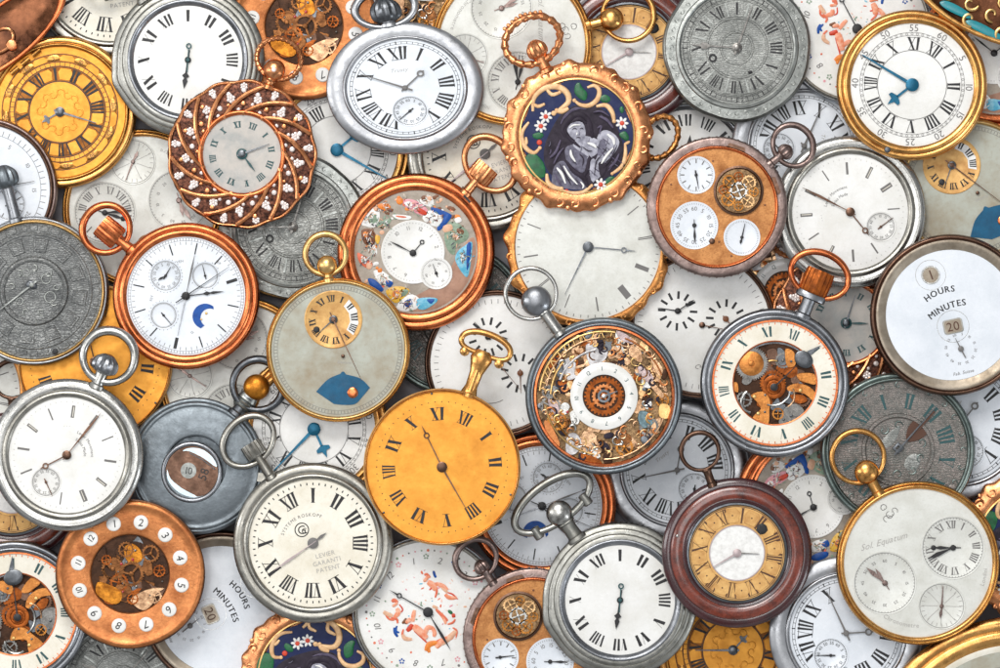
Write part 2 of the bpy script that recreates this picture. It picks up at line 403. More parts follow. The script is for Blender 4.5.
def dial(root, r, m, name='dial', x=0, y=0, z=ZD):
    return MB().ring(x, y, 0, r, z, 96).build(name, m, root)

def hand(parent, name, m, ang, L, z, style='plain', w=1.6, tail=6, c=(0, 0), hub=0):
    b = MB(); tk = .7
    def seg(pts): b.prism([(c[0]+A(ang)[0]*v+A(ang)[1]*u, c[1]+A(ang)[1]*v-A(ang)[0]*u) for u, v in pts], z, z+tk)
    def ringat(v, r0, r1):
        x, y = pol(ang, v, c); b.lathe([(r0, z), (r0, z+tk), (r1, z+tk), (r1, z)], 24, x, y)
    if style == 'plain': seg([(-w/2, -tail), (w/2, -tail), (w*.6, 0), (w*.16, L), (-w*.16, L), (-w*.6, 0)])
    elif style == 'leaf': seg([(-w*.2, -tail), (w*.2, -tail), (w*.25, L*.2), (w*.8, L*.62), (w*.25, L*.88), (0, L), (-w*.25, L*.88), (-w*.8, L*.62), (-w*.25, L*.2)])
    elif style == 'breguet':
        rr = w*1.7; seg([(-w*.35, -tail), (w*.35, -tail), (w*.3, L*.68), (-w*.3, L*.68)]); ringat(L*.68+rr, rr*.55, rr)
        seg([(-w*.5, L*.68+2*rr-.3), (w*.5, L*.68+2*rr-.3), (0, L)])
    elif style == 'spade':
        seg([(-w*.35, -tail), (w*.35, -tail), (w*.35, L*.6), (-w*.35, L*.6)])
        seg([(-w*.3, L*.58), (-w*2, L*.66), (-w*2.1, L*.76), (-w*.7, L*.78), (0, L), (w*.7, L*.78), (w*2.1, L*.76), (w*2, L*.66), (w*.3, L*.58)])
    elif style == 'serp':
        seg([(-w*.3, -tail), (w*.3, -tail), (w*.3, L*.45), (-w*.3, L*.45)])
        seg([(0, L*.42), (w*1.3, L*.55), (w*.4, L*.63), (w*.9, L*.72), (0, L), (-w*.9, L*.72), (-w*.4, L*.63), (-w*1.3, L*.55)])
    if hub: b.lathe([(hub, z-.3), (hub, z+.9), (hub*.8, z+1.3), (0, z+1.5)], 24, c[0], c[1])
    return b.build(name, m, parent)

def bow(root, R, ang, dist, rx, ry, wire, mb, mc=None, crown='onion', cd=None, cr=9, neck=6, mn=None, rope=False, n=64, tilt=0, squash=None, nk=None):
    """ring of the watch lying flat beyond the rim, pendant and crown inside it"""
    mn = mn or mb; mc = mc or mb
    dx, dy = A(ang); tx, ty = dy, -dx
    zc = 6.0
    if rx:
        pts = []; rad = []
        for i in range(n):
            t = 2*pi*i/n; u, v = rx*cos(t), ry*sin(t)
            if squash: v = ry*sin(t)*(1-squash*max(0, -sin(t)))*1.0; u = u*(1+.12*sin(t))
            ca, sa = cos(radians(-tilt)), sin(radians(-tilt)); u, v = u*ca-v*sa, u*sa+v*ca
            pts.append((dx*(dist+v)+tx*u, dy*(dist+v)+ty*u, zc+.4)); rad.append(wire*(1+(.22*sin(i*pi/1.5) if rope else .14*sin(t))))
        MB().tube(pts, rad, True, 12).build('bow', mb, root)
    nk = nk or (dist-ry+wire)
    e = nk+2
    MB().axlathe(ang, zc, [(R-4, neck*1.15), (R-.5, neck*1.1), (R+1, neck*.85), (R+(e-R)*.5, neck*.8), (e-1.5, neck*.85), (e, neck*1.05), (e+1.5, neck)], 24, flat=min(1, 5.6/neck)).build('pendant', mn, root)
    if crown:
        cd = cd or e+cr*.5; fl = min(1, 8.5/cr); z2 = max(zc, cr*fl-1.0)
        s0 = e-.5; L = max(cd+cr*.8-s0, 4)
        if crown == 'onion': pr = [(s0, cr*.55), (s0+L*.15, cr*.92), (s0+L*.4, cr), (s0+L*.65, cr*.9), (s0+L*.85, cr*.6), (s0+L*.97, cr*.3), (s0+L, .4)]; kn = 14; kd = .055
        elif crown == 'ball':
            pr = [(cd-cr*cos(pi*i/12), max(.3, cr*sin(pi*i/12))) for i in range(0, 13)]; kn = 0; kd = 0
        elif crown == 'drum': pr = [(s0, cr*.8), (s0+.8, cr), (s0+L-1.2, cr), (s0+L, cr*.85), (s0+L+.3, .5)]; kn = 16; kd = .05
        elif crown == 'button': pr = [(s0, cr*.5), (s0+L*.5, cr*.5), (s0+L*.55, cr), (s0+L-.8, cr*.96), (s0+L, cr*.6), (s0+L+.4, .4)]; kn = 0; kd = 0
        pr = cat(pr, 2, False)
        MB().axlathe(ang, z2, pr, 56 if kn else 28, kn, kd, fl).build('crown', mc, root)
    root['bow'] = [dx*dist, dy*dist, max(rx, ry)+wire if rx else cr+2, max(H, (2*min(1, 8.5/cr)*cr-1) if crown else 0)]

def subdial(root, x, y, r, m, rot=0, ink='ink', z=ZD+.35, nums=True, name='subsidiary_dial', ang=0, L=None, rim=True, hs='plain', hm='ink', tick=60, size=None, a2=None, l2=None):
    b = MB(); b.lathe([(r, ZD-.2), (r, z), (r-.25, z+.15), (r-.6, z), (0, z)], 48, x, y)
    d = b.build(name, m, root)
    q = MB(); z2 = z+.2
    if rim: q.ring(x, y, r-1.9, r-1.5, z2, 48)
    if tick: q.ticks(tick, r-3.2, r-1.7, .35, z2+.02, (x, y), rot)
    if nums == 'arabic':
        for k in range(12): px, py = pol(rot+30*k, r*.72, (x, y)); q.text(str(k or 12), px, py, size or r*.26, rot+30*k, z2)
    elif nums == 'roman':
        for k in range(12): q.roman(ROM[k], rot+30*k, r*.74, r*.24, r*.34, z2, c=(x, y))
    elif nums == 'ticks': q.ticks(12, r*.62, r*.85, r*.06, z2, (x, y), rot)
    elif nums == 'fat': q.ticks(12, r*.6, r*.95, r*.12, z2, (x, y), rot)
    elif nums == 'few':
        for k in range(0, 12, 1): px, py = pol(rot+30*k, r*.7, (x, y)); q.text(str(5*k or 60), px, py, size or r*.24, rot+30*k, z2)
    if q.v: q.build('numerals', ink, d)
    hand(d, 'hand', hm, ang, L or r*.75, z2+.4, hs, max(.9, r*.07), r*.25, (x, y), hub=max(1.0, r*.09))
    if a2 is not None: hand(d, 'hand', hm, a2, l2 or r*.55, z2+1.0, 'leaf', max(1.2, r*.09), r*.1, (x, y), hub=max(1.0, r*.08))
    return d

def romans(parent, rot, rm, hh, wmax, m='ink', T=None, t=None, skip=(), z=ZD+.25, c=(0, 0), serif=True):
    b = MB()
    for k in range(12):
        if k in skip: continue
        b.roman(ROM[k], rot+30*k, rm, hh, wmax, z, T, t, c, serif)
    return b.build('numerals', m, parent)

def track(parent, r0, r1, m='ink', n=60, w=.5, rails=True, rot=0, z=ZD+.2, name='minute_track', c=(0, 0), five=True):
    b = MB()
    if rails: b.ring(c[0], c[1], r0-.2, r0+.2, z); b.ring(c[0], c[1], r1-.2, r1+.2, z)
    b.ticks(n, r0, r1, w, z+.03, c, rot)
    if five: b.ticks(12, r0-.4, r1+.6, w*2, z+.06, c, rot)
    return b.build(name, m, parent)

def movement(root, x, y, r, seed, pal, ng=7, nb=5, nj=5, back='hollow', z=5.0, spec=None, gm=('brass', 'rust', 'iron', 'brass_pale'), bs=1.0):
    rnd = random.Random(seed)
    MB().ring(x, y, 0, r+1, z, 64).build('movement_plate', back, root)
    for i in range(nb):     # sculpted bridges
        a = rnd.uniform(0, 360); q = r*rnd.uniform(.35, .72 if bs == 1 else .93); cx, cy = pol(a, q, (x, y)); rr = r*rnd.uniform(.2, .34)*bs; e = rnd.uniform(0, 360)
        pts = []
        for k in range(9):
            w = rr*rnd.uniform(.45, 1.25); px, py = pol(e+40*k, w, (cx, cy))
            d = hypot(px-x, py-y)
            if d > r-.6: px, py = x+(px-x)*(r-.6)/d, y+(py-y)*(r-.6)/d
            pts.append((px, py))
        MB().plate(pts, z, rnd.uniform(.7, 1.9), 2).build('bridge', rnd.choice(pal), root)
    gl = spec or []
    tries = 0
    while len(gl) < ng and tries < 300:
        tries += 1
        rr = r*rnd.uniform(.13, .3); a = rnd.uniform(0, 360); q = rnd.uniform(0, r-rr-1); gx, gy = pol(a, q)
        if all(hypot(gx-g[0], gy-g[1]) > (rr+g[2])*.62 for g in gl): gl.append((gx, gy, rr, rnd.choice(gm)))
    for i, (gx, gy, rr, gmm) in enumerate(gl):
        zz = z+1.2+(i % 3)*.6
        MB().gear(x+gx, y+gy, rr, zz, zz+.6, max(12, int(rr*2.2)), rnd.choice((3, 4, 5)), rnd.uniform(0, 90)).build('gear_wheel', gmm, root)
    for i in range(nj):
        a = rnd.uniform(0, 360); jx, jy = pol(a, r*rnd.uniform(.3, .88), (x, y)); jr = rnd.uniform(.9, 1.7)
        b = MB(); b.dome(jx, jy, jr, z+1.5, 1.6, n=10); b.build('screw' if i % 3 else 'jewel', 'iron' if i % 3 else 'ruby', root)

def curl(b, x, y, r, a0, turns, z, w, sgn=1, n=16, hgt=0.0):
    """tapered scroll"""
    P = []; Rr = []
    for i in range(n):
        t = i/(n-1); a = a0+sgn*360*turns*t; q = r*(1-.75*t); P.append((*pol(a, q, (x, y)), z+hgt)); Rr.append(w*(1.15-.55*t)*(.5+.5*min(1, 6*t)))
    b.tube(P, Rr, False, 8, .7)

# ------------------------------------------------------------------ the kinds of watch, each drawn as it lies in the photograph
def k1():   # heavy silver consular case, thin dial
    r = empty('pocket_watch')
    def mod(R, t, k, z):
        a = (90-degrees_(t)) % 360
        return R*(1+.035*math.exp(-((a-253)/9)**2)) if R > 66 else R
    pr = cat([(62, 0), (70, .6), (74.5, 2.5), (76, 4.8), (75.4, 6.6), (73, 8.0), (70.6, 8.6)], 3, False)+cat([(70.2, 8.2), (69.4, 9.2), (67.5, 9.8), (65.4, 10)], 3, False)+cat([(65, 9.7), (64.2, 10.6), (62.4, 11.2), (60, 11.3)], 3, False)
    MB().lathe([(0, 0)]+pr+[(59.8, 9), (58, 7)], 120, mod=mod).build('case', 'satin', r)
    MB().lathe(cat([(60.1, 10.6), (59.5, 11.8), (57.8, 12), (56, 11.0), (54.8, 9.8)], 3, False)+[(54, 9), (53.8, 8)], 120).build('bezel', 'steel', r)
    d = dial(r, 54.5, 'enamel')
    b = MB()
    for k in range(12): b.roman(ROM[k], -30+30*k, 44, 11.5, 12.5, ZD+.25, 2.9, .5, serif=False)
    b.build('numerals', 'ink', d)
    m = hand(r, 'hour_hand', 'ink', 188, 29, ZD+1.0, 'serp', 2.8, 10, hub=3.2)
    hand(r, 'minute_hand', 'ink_green', 4, 16, ZD+1.6, 'breguet', 1.7, 12, hub=2)
    bow(r, 76, -35, 116, 43, 20, 3.7, 'satin', 'silver', crown='ball', cd=104, cr=13, neck=9, nk=90)
    for s in (-1, 1):
        b = MB(); dx, dy = A(-35); tx, ty = dy, -dx; u = 29*s
        b.axlathe(-35, 6, [(94, 3.6), (95, 5), (106, 5), (107, 3)], 16, off=(tx*u, ty*u)); b.build('bow_lug', 'satin', r)
    b = MB()
    b.lathe([(76.3, 4), (77, 5.2), (76.3, 6.6)], 180, mod=lambda q, t, k, z: q*(1+(.006*cos(90*t) if -30 < degrees_((pi/2-t)) < 40 else -.02))); b.build('milled_edge', 'silver', r)
    return r, 77

def k2():   # domed silver case, roman dial, seconds at six
    r = empty('pocket_watch')
    case(r, 78, 62, 57.5, 'silver_cool', 'silver_cool', 'round')
    d = dial(r, 58.5, 'enamel_blue')
    romans(d, -10, 42, 15, 17, T=2.5, t=.9, skip=(6,))
    track(d, 52, 54.6, rot=-10)
    MB().text('Trusty', -6, 21, 6, -8, ZD+.2, .3).build('signature', 'ink_faint', d)
    subdial(r, 5, -27, 18, 'enamel_blue', -10, nums='few', ang=225, L=15)
    hand(r, 'hour_hand', 'ink_grey', 42, 28, ZD+1.4, 'breguet', 2.2, 5, hub=3)
    hand(r, 'minute_hand', 'ink_grey', -70, 47, ZD+2.1, 'plain', 1.8, 8, hub=2.6)
    bow(r, 78, -12, 96, 30, 22, 4.2, 'silver_cool', 'steel_dark', 'onion', 97, 15, 8)
    return r, 78

def k3():   # ornate gold
    r = empty('pocket_watch')
    case(r, 76, 69, 65, 'gold', 'gold_dark', 'round')
    d = dial(r, 66, 'gold_dial')
    b = MB(); b.ring(0, 0, 30, 31.2, ZD+.2); b.ring(0, 0, 45, 46, ZD+.2); b.ring(0, 0, 49.5, 50.2, ZD+.2); b.ring(0, 0, 57.5, 58.2, ZD+.2); b.ticks(60, 46, 49.5, .5, ZD+.22); b.build('chapter_lines', 'ink_brown', d)
    MB().ring(0, 0, 31.2, 45, ZD+.08).build('chapter_ground', 'chapter_brown', d); MB().ring(0, 0, 50.2, 57.6, ZD+.08).build('minute_ground', 'chapter_brown', d)
    for k in range(12):      # cartouches
        b = MB(); pts = [pol(-37+30*k+15+a, q) for a, q in ((-9, 32.3), (9, 32.3), (11, 40), (7, 44), (-7, 44), (-11, 40))]
        b.prism(pts, ZD, ZD+.7, .05); b.prism([pol(-37+30*k+15+a, q) for a, q in ((-8, 51), (8, 51), (9, 54), (5, 57), (-5, 57), (-9, 54))], ZD, ZD+.7, .05); b.build('cartouche', 'gold_dial', d)
        b = MB(); px, py = pol(-37+30*k, 54); b.blob([pol(-37+30*k+a, q) for a, q in ((-9, 53), (-5, 56.5), (0, 57.5), (5, 56.5), (9, 53), (4, 51), (-4, 51))], ZD, .9); b.build('scroll_ornament', 'gold_dark', d)
    romans(d, -37, 38, 12.5, 12, 'ink', T=2.4, t=.8, z=ZD+.8)
    b = MB()
    for k in range(12): px, py = pol(-37+30*k, 54); b.text(str(5*k or 60), px, py, 6, -37+30*k, ZD+1.1)
    b.build('minute_numerals', 'ink_brown', d)
    b = MB(); rnd = random.Random(4)
    for k in range(16):
        a = 22.5*k; x, y = pol(a, 19); curl(b, x, y, 5, a+90, .8, ZD+.2, .7, 1 if k % 2 else -1, 10)
    b.build('engraved_scrolls', 'gold_dial', d)
    hand(r, 'hour_hand', 'steel_dark', 240, 21, ZD+1.2, 'spade', 2.2, 5, hub=5)
    hand(r, 'minute_hand', 'steel_dark', 107, 38, ZD+2, 'plain', 2.0, 6, hub=4)
    return r, 76

def k4():   # pierced turban frame set with stones
    r = empty('pocket_watch')
    R = 73
    md = lambda q, t, k, z: q*(1+.014*cos(14*t)) if q > 60 else q
    MB().lathe([(0, 0), (R*.85, 0), (R-2, 2), (R, 5), (R-2, 7.6), (R-5, 8.4), (40, 8.8), (40, 8)], 140, mod=md).build('case', 'ground', r)
    sw = MB(); NB = 13
    for k in range(NB):
        P = []; W = []
        for i in range(15):
            t = i/14; a = 360/NB*k+(t**.8)*46; q = 40+(R-3-40)*t
            P.append((*pol(a, q), 9.4+1.4*sin(pi*t))); W.append(2.5-.5*abs(t-.5))
        b = MB().tube(P, W, False, 8); b.build('swirl_rib', 'rose', r)
    rnd = random.Random(8)
    for k in range(NB):
        for (t, dd, s) in ((.14, .5, 2.2), (.34, .36, 2.9), (.54, .58, 4.6), (.70, .3, 2.7), (.8, .68, 2.9), (.93, .5, 4.0), (.34, .74, 2.0)):
            a = 360/NB*(k+dd)+(t**.8)*46; q = 40+(R-4-40)*t; x, y = pol(a, q)
            big = s > 3
            b = MB()
            if big:
                for j in range(6): px, py = pol(60*j, s*.62, (x, y)); b.dome(px, py, s*.42, 8.6, 1.9, n=7)
                b.dome(x, y, s*.4, 9, 2.4, n=7)
            else: b.dome(x, y, s, 8.6, 2.2, n=8)
            b.build('stone', 'gem' if (big or rnd.random() < .7) else 'rose', r)
    MB().lathe(cat([(73.6, 5), (73.6, 8), (72, 9.2), (70.6, 8.4)], 3, False), 140, mod=lambda q, t, k, z: q*(1+.014*cos(13*t))).build('outer_rim', 'rose', r)
    MB().lathe(cat([(44, 8.8), (43.6, 10.6), (41.5, 11.8), (39.3, 10.8), (38.6, 9.4)], 3, False)+[(38.5, ZD-.3)], 96).build('bezel', 'copper', r)
    d = dial(r, 39.5, 'pearl')
    romans(d, 21, 29.5, 6.2, 7, 'ink_green', T=1.7, t=.8)
    hand(r, 'minute_hand', 'steel_dark', 70, 29, ZD+1.8, 'plain', 1.6, 5, hub=3.8)
    hand(r, 'hour_hand', 'ink_green', 143, 22, ZD+1, 'leaf', 1.6, 3, hub=5.5)
    bow(r, 73, 21, 101, 22, 20, 2.6, 'rose', 'rose', 'ball', 89, 11, 6, rope=True, n=80, nk=77)
    b = MB(); b.dome(*pol(21, 89), 4.2, 11, 5, n=10); b.build('crown_stone', 'gem', r)
    return r, 73

def k5():   # copper plate with twelve enamel plaques around open movement
    r = empty('pocket_watch')
    MB().lathe([(0, 0)]+cat([(63, 0), (70, .6), (72.6, 3.5), (73, 6), (72, 8.4), (69.5, 9.6), (67, 9.2)], 3, False)+[(66, 8.6), (60, 8.5), (41, 8.6), (39.5, 8.2), (38.6, 7), (38.4, 4.5)], 110, mod=lambda q, t, k, z: q*(1+.004*sin(7*t)+.003*sin(3*t+1)) if q > 50 else q).build('case', 'copper_dial', r)
    MB().lathe([(73.4, 4.6), (73.8, 5.6), (73.2, 6.4), (72.2, 6.6)], 110).build('rim_band', 'brownmetal', r)
    movement(r, 0, 0, 38.5, 5, ['oldbrown', 'hollow', 'oldbrown', 'brownmetal', 'rust', 'hollow', 'steel_dark'], ng=9, nb=34, nj=12, z=4.6, bs=.75,
             spec=[(-17, 5, 11.5, 'oldbrown'), (1, 0, 13, 'oldbrown'), (24, -22, 7.5, 'pinkgilt'), (20, 20, 9, 'oldbrown'), (-4, 24, 8, 'oldbrown')], gm=('rust', 'brownmetal', 'rust', 'hollow'))
    MB().plate([(-32, -8), (-22, -10), (-10, -16), (-8, -24), (-14, -30), (-26, -26), (-34, -18)], 5.2, 1.2).build('bridge', 'amber', r)
    MB().plate([(-6, 26), (2, 30), (10, 24), (12, 14), (4, 10), (-4, 14)], 5.4, 1.4).build('bridge', 'amber', r)
    MB().plate([(0, -26), (10, -18), (22, -14), (34, -14), (26, -20), (22, -30), (12, -36)], 5.8, 1.3).build('bridge', 'pinkgilt', r)
    for k in range(12):
        a = -48+30*k; x, y = pol(a, 52)
        b = MB(); b.lathe([(7.0, 8), (7.2, 9.3), (6.4, 9.9), (0, 10.3)], 28, x, y); p = b.build('numeral_plaque', 'enamel', r)
        q = MB(); q.text(str(k or 12), x, y, 10.5 if 0 < k < 10 else 8.5, a+rnd_tilt(k), 10.45, .15); q.build('numeral', 'ink', p)
    return r, 73
def rnd_tilt(k): return (k*37 % 23)-11

def k6():   # chased gold lid with enamel portrait
    r = empty('pocket_watch')
    md = lambda q, t, k, z: q*(1+(.016*sin(12*t)+.012*sin(19*t+1)+.008*sin(31*t)) * max(0, (q-56)/17)) if q > 56 else q
    MB().lathe([(0, 0)]+cat([(62, 0), (70, .8), (73.4, 4), (73.6, 6.5), (71, 8.6), (66, 10.4), (61, 10.8), (57.5, 10.2)], 4, False)+[(57, 9.2)], 160, mod=md).build('case', 'rose', r)
    rnd = random.Random(3)
    for k in range(22):
        a = k*360/22+rnd.uniform(-4, 4); b = MB(); x, y = pol(a, 66.5); curl(b, x, y, 5.2, a+rnd.uniform(0, 360), .9, 10.0, 1.5, 1 if k % 2 else -1, 12)
        if k % 2: b.dome(*pol(a+5, 71.5), 2.8, 6.8, 2.6, n=9)
        b.build('chased_scroll', 'rose', r)
    # navy enamel field with a lobed outline
    pts = []
    for i in range(96):
        t = 360*i/96; q = 55.3+1.7*cos(radians(8*t))
        pts.append(pol(t, q))
    MB().prism(pts, 8.5, 10.0, .004).build('enamel_field', 'navy', r)
    z = 10.05
    # painted portrait of a woman in lilac greys, nearly flat
    Z6 = lambda P: [((a-318)/5.136, (339-e)/5.136) for a, e in P]
    MB().blob(Z6([(150, 400), (190, 300), (240, 225), (320, 180), (420, 190), (500, 250), (535, 330), (560, 440), (500, 530), (420, 575), (350, 600), (230, 570), (160, 500)]), z-.1, .5).build('portrait_ground', 'violet_dark', r)
    b = MB(); zz = [z+.35]
    def paint(c, P, dz=.3): b.cur = c; b.blob(Z6(P), zz[0], dz); zz[0] += .05
    def stroke(c, P, w=.9):
        b.cur = c; Q = cat([(p[0], p[1]) for p in Z6(P)], 4, False); n = len(Q)
        b.tube([(q[0], q[1], zz[0]+.3) for q in Q], [w*(.25+.75*sin(pi*min(1, max(0, (i+.6)/n)))) for i in range(n)], False, 6, .3); zz[0] += .02
    paint(0, [(190, 560), (205, 490), (250, 465), (290, 520), (340, 560), (365, 610), (260, 605), (200, 595)])
    paint(0, [(260, 400), (305, 385), (365, 430), (370, 500), (330, 530), (290, 510), (262, 455)])
    paint(1, [(305, 365), (350, 340), (405, 350), (435, 375), (425, 420), (390, 445), (345, 430), (300, 400)])
    paint(1, [(420, 345), (455, 310), (500, 325), (532, 370), (505, 430), (455, 480), (435, 545), (400, 560), (388, 500), (425, 430)])
    paint(0, [(430, 360), (460, 350), (470, 400), (440, 450), (420, 430)])
    paint(1, [(268, 305), (298, 270), (345, 272), (362, 325), (345, 368), (312, 362), (282, 338)])
    for P, w in (([(262, 345), (245, 310), (262, 270), (300, 238), (345, 235), (380, 270), (398, 345)], 3.0), ([(255, 300), (275, 345), (335, 398)], 1.9), ([(372, 270), (380, 310), (396, 350)], 2.2), ([(262, 465), (300, 515), (350, 550), (372, 600)], 2.4), ([(355, 540), (372, 500), (380, 440)], 2.0), ([(290, 270), (330, 252), (365, 275)], 1.8)): stroke(2, P, w)
    for P, w in (([(235, 280), (260, 235), (310, 200), (365, 205)], 1.1), ([(250, 255), (290, 215), (340, 200)], .7)): stroke(3, P, w)
    paint(1, [(385, 470), (405, 455), (425, 500), (420, 550), (395, 570), (382, 530)])
    paint(2, [(425, 480), (450, 470), (470, 500), (440, 550)])
    for i in range(46):      # fine brushwork on the drapery
        rr_ = random.Random(100+i); u, v = rr_.choice([(230, 540), (300, 460), (470, 380), (400, 520), (330, 570), (200, 400), (450, 250), (500, 480), (370, 390), (470, 440)]); u += rr_.gauss(0, 22); v += rr_.gauss(0, 22); a_ = rr_.choice((-.9, -.6, 1.0, 1.3)); l_ = rr_.uniform(8, 26)
        stroke(rr_.choice((0, 1, 2, 3, 3)), [(u-cos(a_)*l_, v+sin(a_)*l_), (u+3, v+2), (u+cos(a_)*l_, v-sin(a_)*l_)], rr_.uniform(.25, .6))
    for P, c, w in (([(292, 308), (306, 300), (318, 306)], 2, .45), ([(330, 304), (342, 300), (350, 306)], 2, .45), ([(326, 310), (330, 330), (322, 336)], 0, .5), ([(312, 350), (324, 346), (336, 350)], 2, .5), ([(280, 300), (300, 285), (335, 284)], 4, .8), ([(318, 322), (316, 335)], 4, .7),
                    ([(285, 410), (290, 440), (310, 470)], 4, 1.3), ([(330, 430), (350, 455), (345, 490)], 2, .7), ([(370, 375), (400, 385), (415, 400)], 4, 1.4), ([(345, 395), (375, 415), (395, 415)], 2, .6), ([(470, 330), (500, 355), (505, 385)], 4, 1.6), ([(500, 400), (465, 440), (440, 480)], 4, 1.2),
                    ([(520, 385), (490, 450), (450, 500)], 2, .6), ([(440, 440), (415, 470), (405, 540)], 2, .6), ([(215, 500), (240, 530), (260, 580)], 4, 1.4), ([(250, 490), (280, 540), (320, 585)], 4, 1.1), ([(230, 480), (262, 540), (290, 590)], 2, .6), ([(205, 530), (225, 570), (240, 590)], 3, 1),
                    ([(180, 450), (210, 420), (235, 360)], 3, 1.3), ([(200, 480), (225, 430), (250, 400)], 3, 1.0), ([(430, 240), (470, 260), (500, 300)], 3, 1.4), ([(400, 220), (440, 215), (480, 240)], 3, 1.0), ([(420, 300), (440, 290), (430, 330)], 3, 1.0), ([(480, 500), (510, 470), (530, 430)], 3, 1.2), ([(335, 570), (350, 590), (345, 605)], 4, .9)): stroke(c, P, w)
    b.build('enamel_portrait', ['lilac', 'lilac_pale', 'violet_dark', 'violet_mid', 'white'], r)
    # cream gilt scrolls
    for P, w in (([(95, 215), (100, 150), (150, 100), (215, 90), (265, 120), (275, 165), (240, 200), (200, 225)], 3.1), ([(160, 95), (190, 130), (230, 120)], 2.0), ([(95, 175), (120, 190), (150, 180)], 1.8), ([(275, 200), (240, 215), (215, 210)], 2.6), ([(370, 95), (405, 85), (430, 110), (420, 155), (380, 185), (335, 182), (305, 160)], 2.5),
                 ([(415, 190), (465, 185), (495, 220), (505, 265)], 2.5), ([(75, 270), (45, 310), (38, 350), (60, 400), (100, 425), (130, 400)], 2.4), ([(60, 345), (62, 375), (45, 385)], 1.6), ([(165, 530), (172, 575), (205, 600), (240, 605)], 2.5), ([(245, 615), (300, 628), (350, 622), (392, 590)], 2.0), ([(560, 375), (562, 430), (545, 490), (495, 530)], 2.0), ([(560, 380), (580, 370)], 1.5)):
        Q = cat(Z6(P), 4, False); n = len(Q)
        b = MB().tube([(q[0], q[1], z+.5) for q in Q], [w*(.35+.65*sin(pi*(i+1)/(n+1.5))) for i in range(n)], False, 8, .45); b.dome(Q[-1][0], Q[-1][1], w*.85, z+.2, 1.2, n=10); b.build('gilt_scroll', 'giltcream', r)
    for i, (x, y) in enumerate(Z6([(160, 242), (135, 290), (545, 275), (437, 585)])):
        b = MB()
        for j in range(7): px, py = pol(51.4*j+i*20, 3.9, (x, y)); b.dome(px, py, 1.5, z+.3, .9, 2.8, n=8, rot=51.4*j+i*20)
        b.cur = 1; b.dome(x, y, 2.4, z+1.0, 1.0, n=9); b.build('enamel_flower', ['white', 'red'], r)
    b = MB(); q = Z6([(128, 372), (265, 618)]); b.dome(*q[0], 2.8, z, 1.2, n=9); b.build('enamel_bud', 'red', r); b = MB(); b.dome(*q[1], 2.2, z, 1, n=9); b.build('enamel_bud', 'red', r)
    for P in ([(60, 440), (95, 425), (130, 450), (155, 490), (155, 545), (110, 550), (75, 520), (55, 480)], [(310, 80), (330, 70), (345, 95), (370, 125), (360, 160), (330, 150), (305, 120)], [(430, 150), (455, 130), (485, 145), (480, 168), (450, 170)], [(95, 330), (130, 320), (150, 335), (130, 355), (100, 350)], [(530, 330), (560, 315), (580, 345), (570, 365), (545, 352)], [(455, 570), (480, 545), (505, 545), (500, 565), (470, 580)], [(535, 195), (548, 190), (555, 210), (545, 225), (533, 212)]):
        MB().blob(Z6(P), z+.1, 1.0).build('enamel_leaf', 'green', r)
    MB().lathe([(57.4, 9.6), (57, 11), (55.6, 11.2), (55, 10)], 96).build('inner_rim', 'gold_pale', r)
    bow(r, 73, -25, 104, 28, 23, 3.6, 'rose', 'rose', 'onion', 96, 10, 7, rope=True, n=54, nk=84)
    b = MB()
    for i in range(9): b.dome(*pol(-25-9+i*2.2, 131-abs(i-4)*.9), 2.2, 6, 3, n=8)
    b.build('bow_beading', 'rose', r)
    return r, 73

def k7():   # mahogany case, yellow chapter
    r = empty('pocket_watch')
    MB().lathe([(0, 0)]+cat([(64, 0), (71, .8), (73.5, 4), (73, 7), (70, 9), (66.5, 9.6), (64.8, 9.2)], 4, False)+[(63, 8)], 120).build('case', 'mahog_dark', r)
    MB().lathe(cat([(65.2, 9), (64.6, 10.2), (61, 11.4), (57, 11.8), (54.5, 11.2)], 4, False)+[(53.6, 10.8)], 120).build('wooden_ring', 'mahog', r)
    MB().lathe(cat([(53.8, 10.6), (53, 11.2), (51, 10.8)], 4, False)+[(49.5, 9.6), (49, 7)], 120).build('inner_moulding', 'mahog_dark', r)
    MB().lathe([(49.6, 9), (49.2, 10.3), (47.6, 10.5), (46.6, 9.4), (46.4, 7)], 96).build('bezel', 'steel_dark', r)
    MB().lathe([(46.6, 8.3), (27, 8.3)], 72).build('chapter_ring', 'goldmatt', r)
    d = KIDS[r.name][-1]
    for k in range(12):
        pts = [pol(-22+30*k+15+a, q) for a, q in ((-10, 30), (10, 30), (11, 40), (6, 44), (-6, 44), (-11, 40))]
        q = MB().prism(pts, 8.3, 8.8, .06); q.build('cartouche', 'goldmatt', d); MB().ring(*pol(-22+30*k+15, 37), 0, .8, 8.9, 8).build('cartouche_dot', 'ink_brown', d)
    romans(d, -22, 37, 15, 9, 'ink_brown', T=1.7, t=.7)
    MB().ring(0, 0, 45.2, 45.8, 8.5).build('outer_line', 'ink_brown', d)
    dial(r, 27, 'white', 'centre_disc')
    MB().lathe([(27.6, 8.3), (27.4, 9), (26.4, 9.0), (26.6, 8.4)], 72).build('centre_ring', 'dotgrey', r)
    b = MB(); b.dome(*pol(46, 34), 5.5, 8.6, 1.2, n=12); b.text('x', *pol(46, 34), 15, 46, 9.85); b.build('hour_marker', 'ink', r)
    hand(r, 'minute_hand', 'dotgrey', 240, 27, ZD+1.8, 'plain', 1.8, 2, hub=4.2)
    hand(r, 'hour_hand', 'iron', 92, 22, ZD+1, 'plain', 1.2, 2)
    b = MB(); b.dome(*pol(-74, 61), 1.7, 11, 1.4, n=8); b.build('case_pin', 'silver', r)
    bow(r, 73, -20, 106, 18.5, 18.5, 2.2, 'brownmetal', 'brownmetal', None, 88, 6, 5, nk=84)
    return r, 73

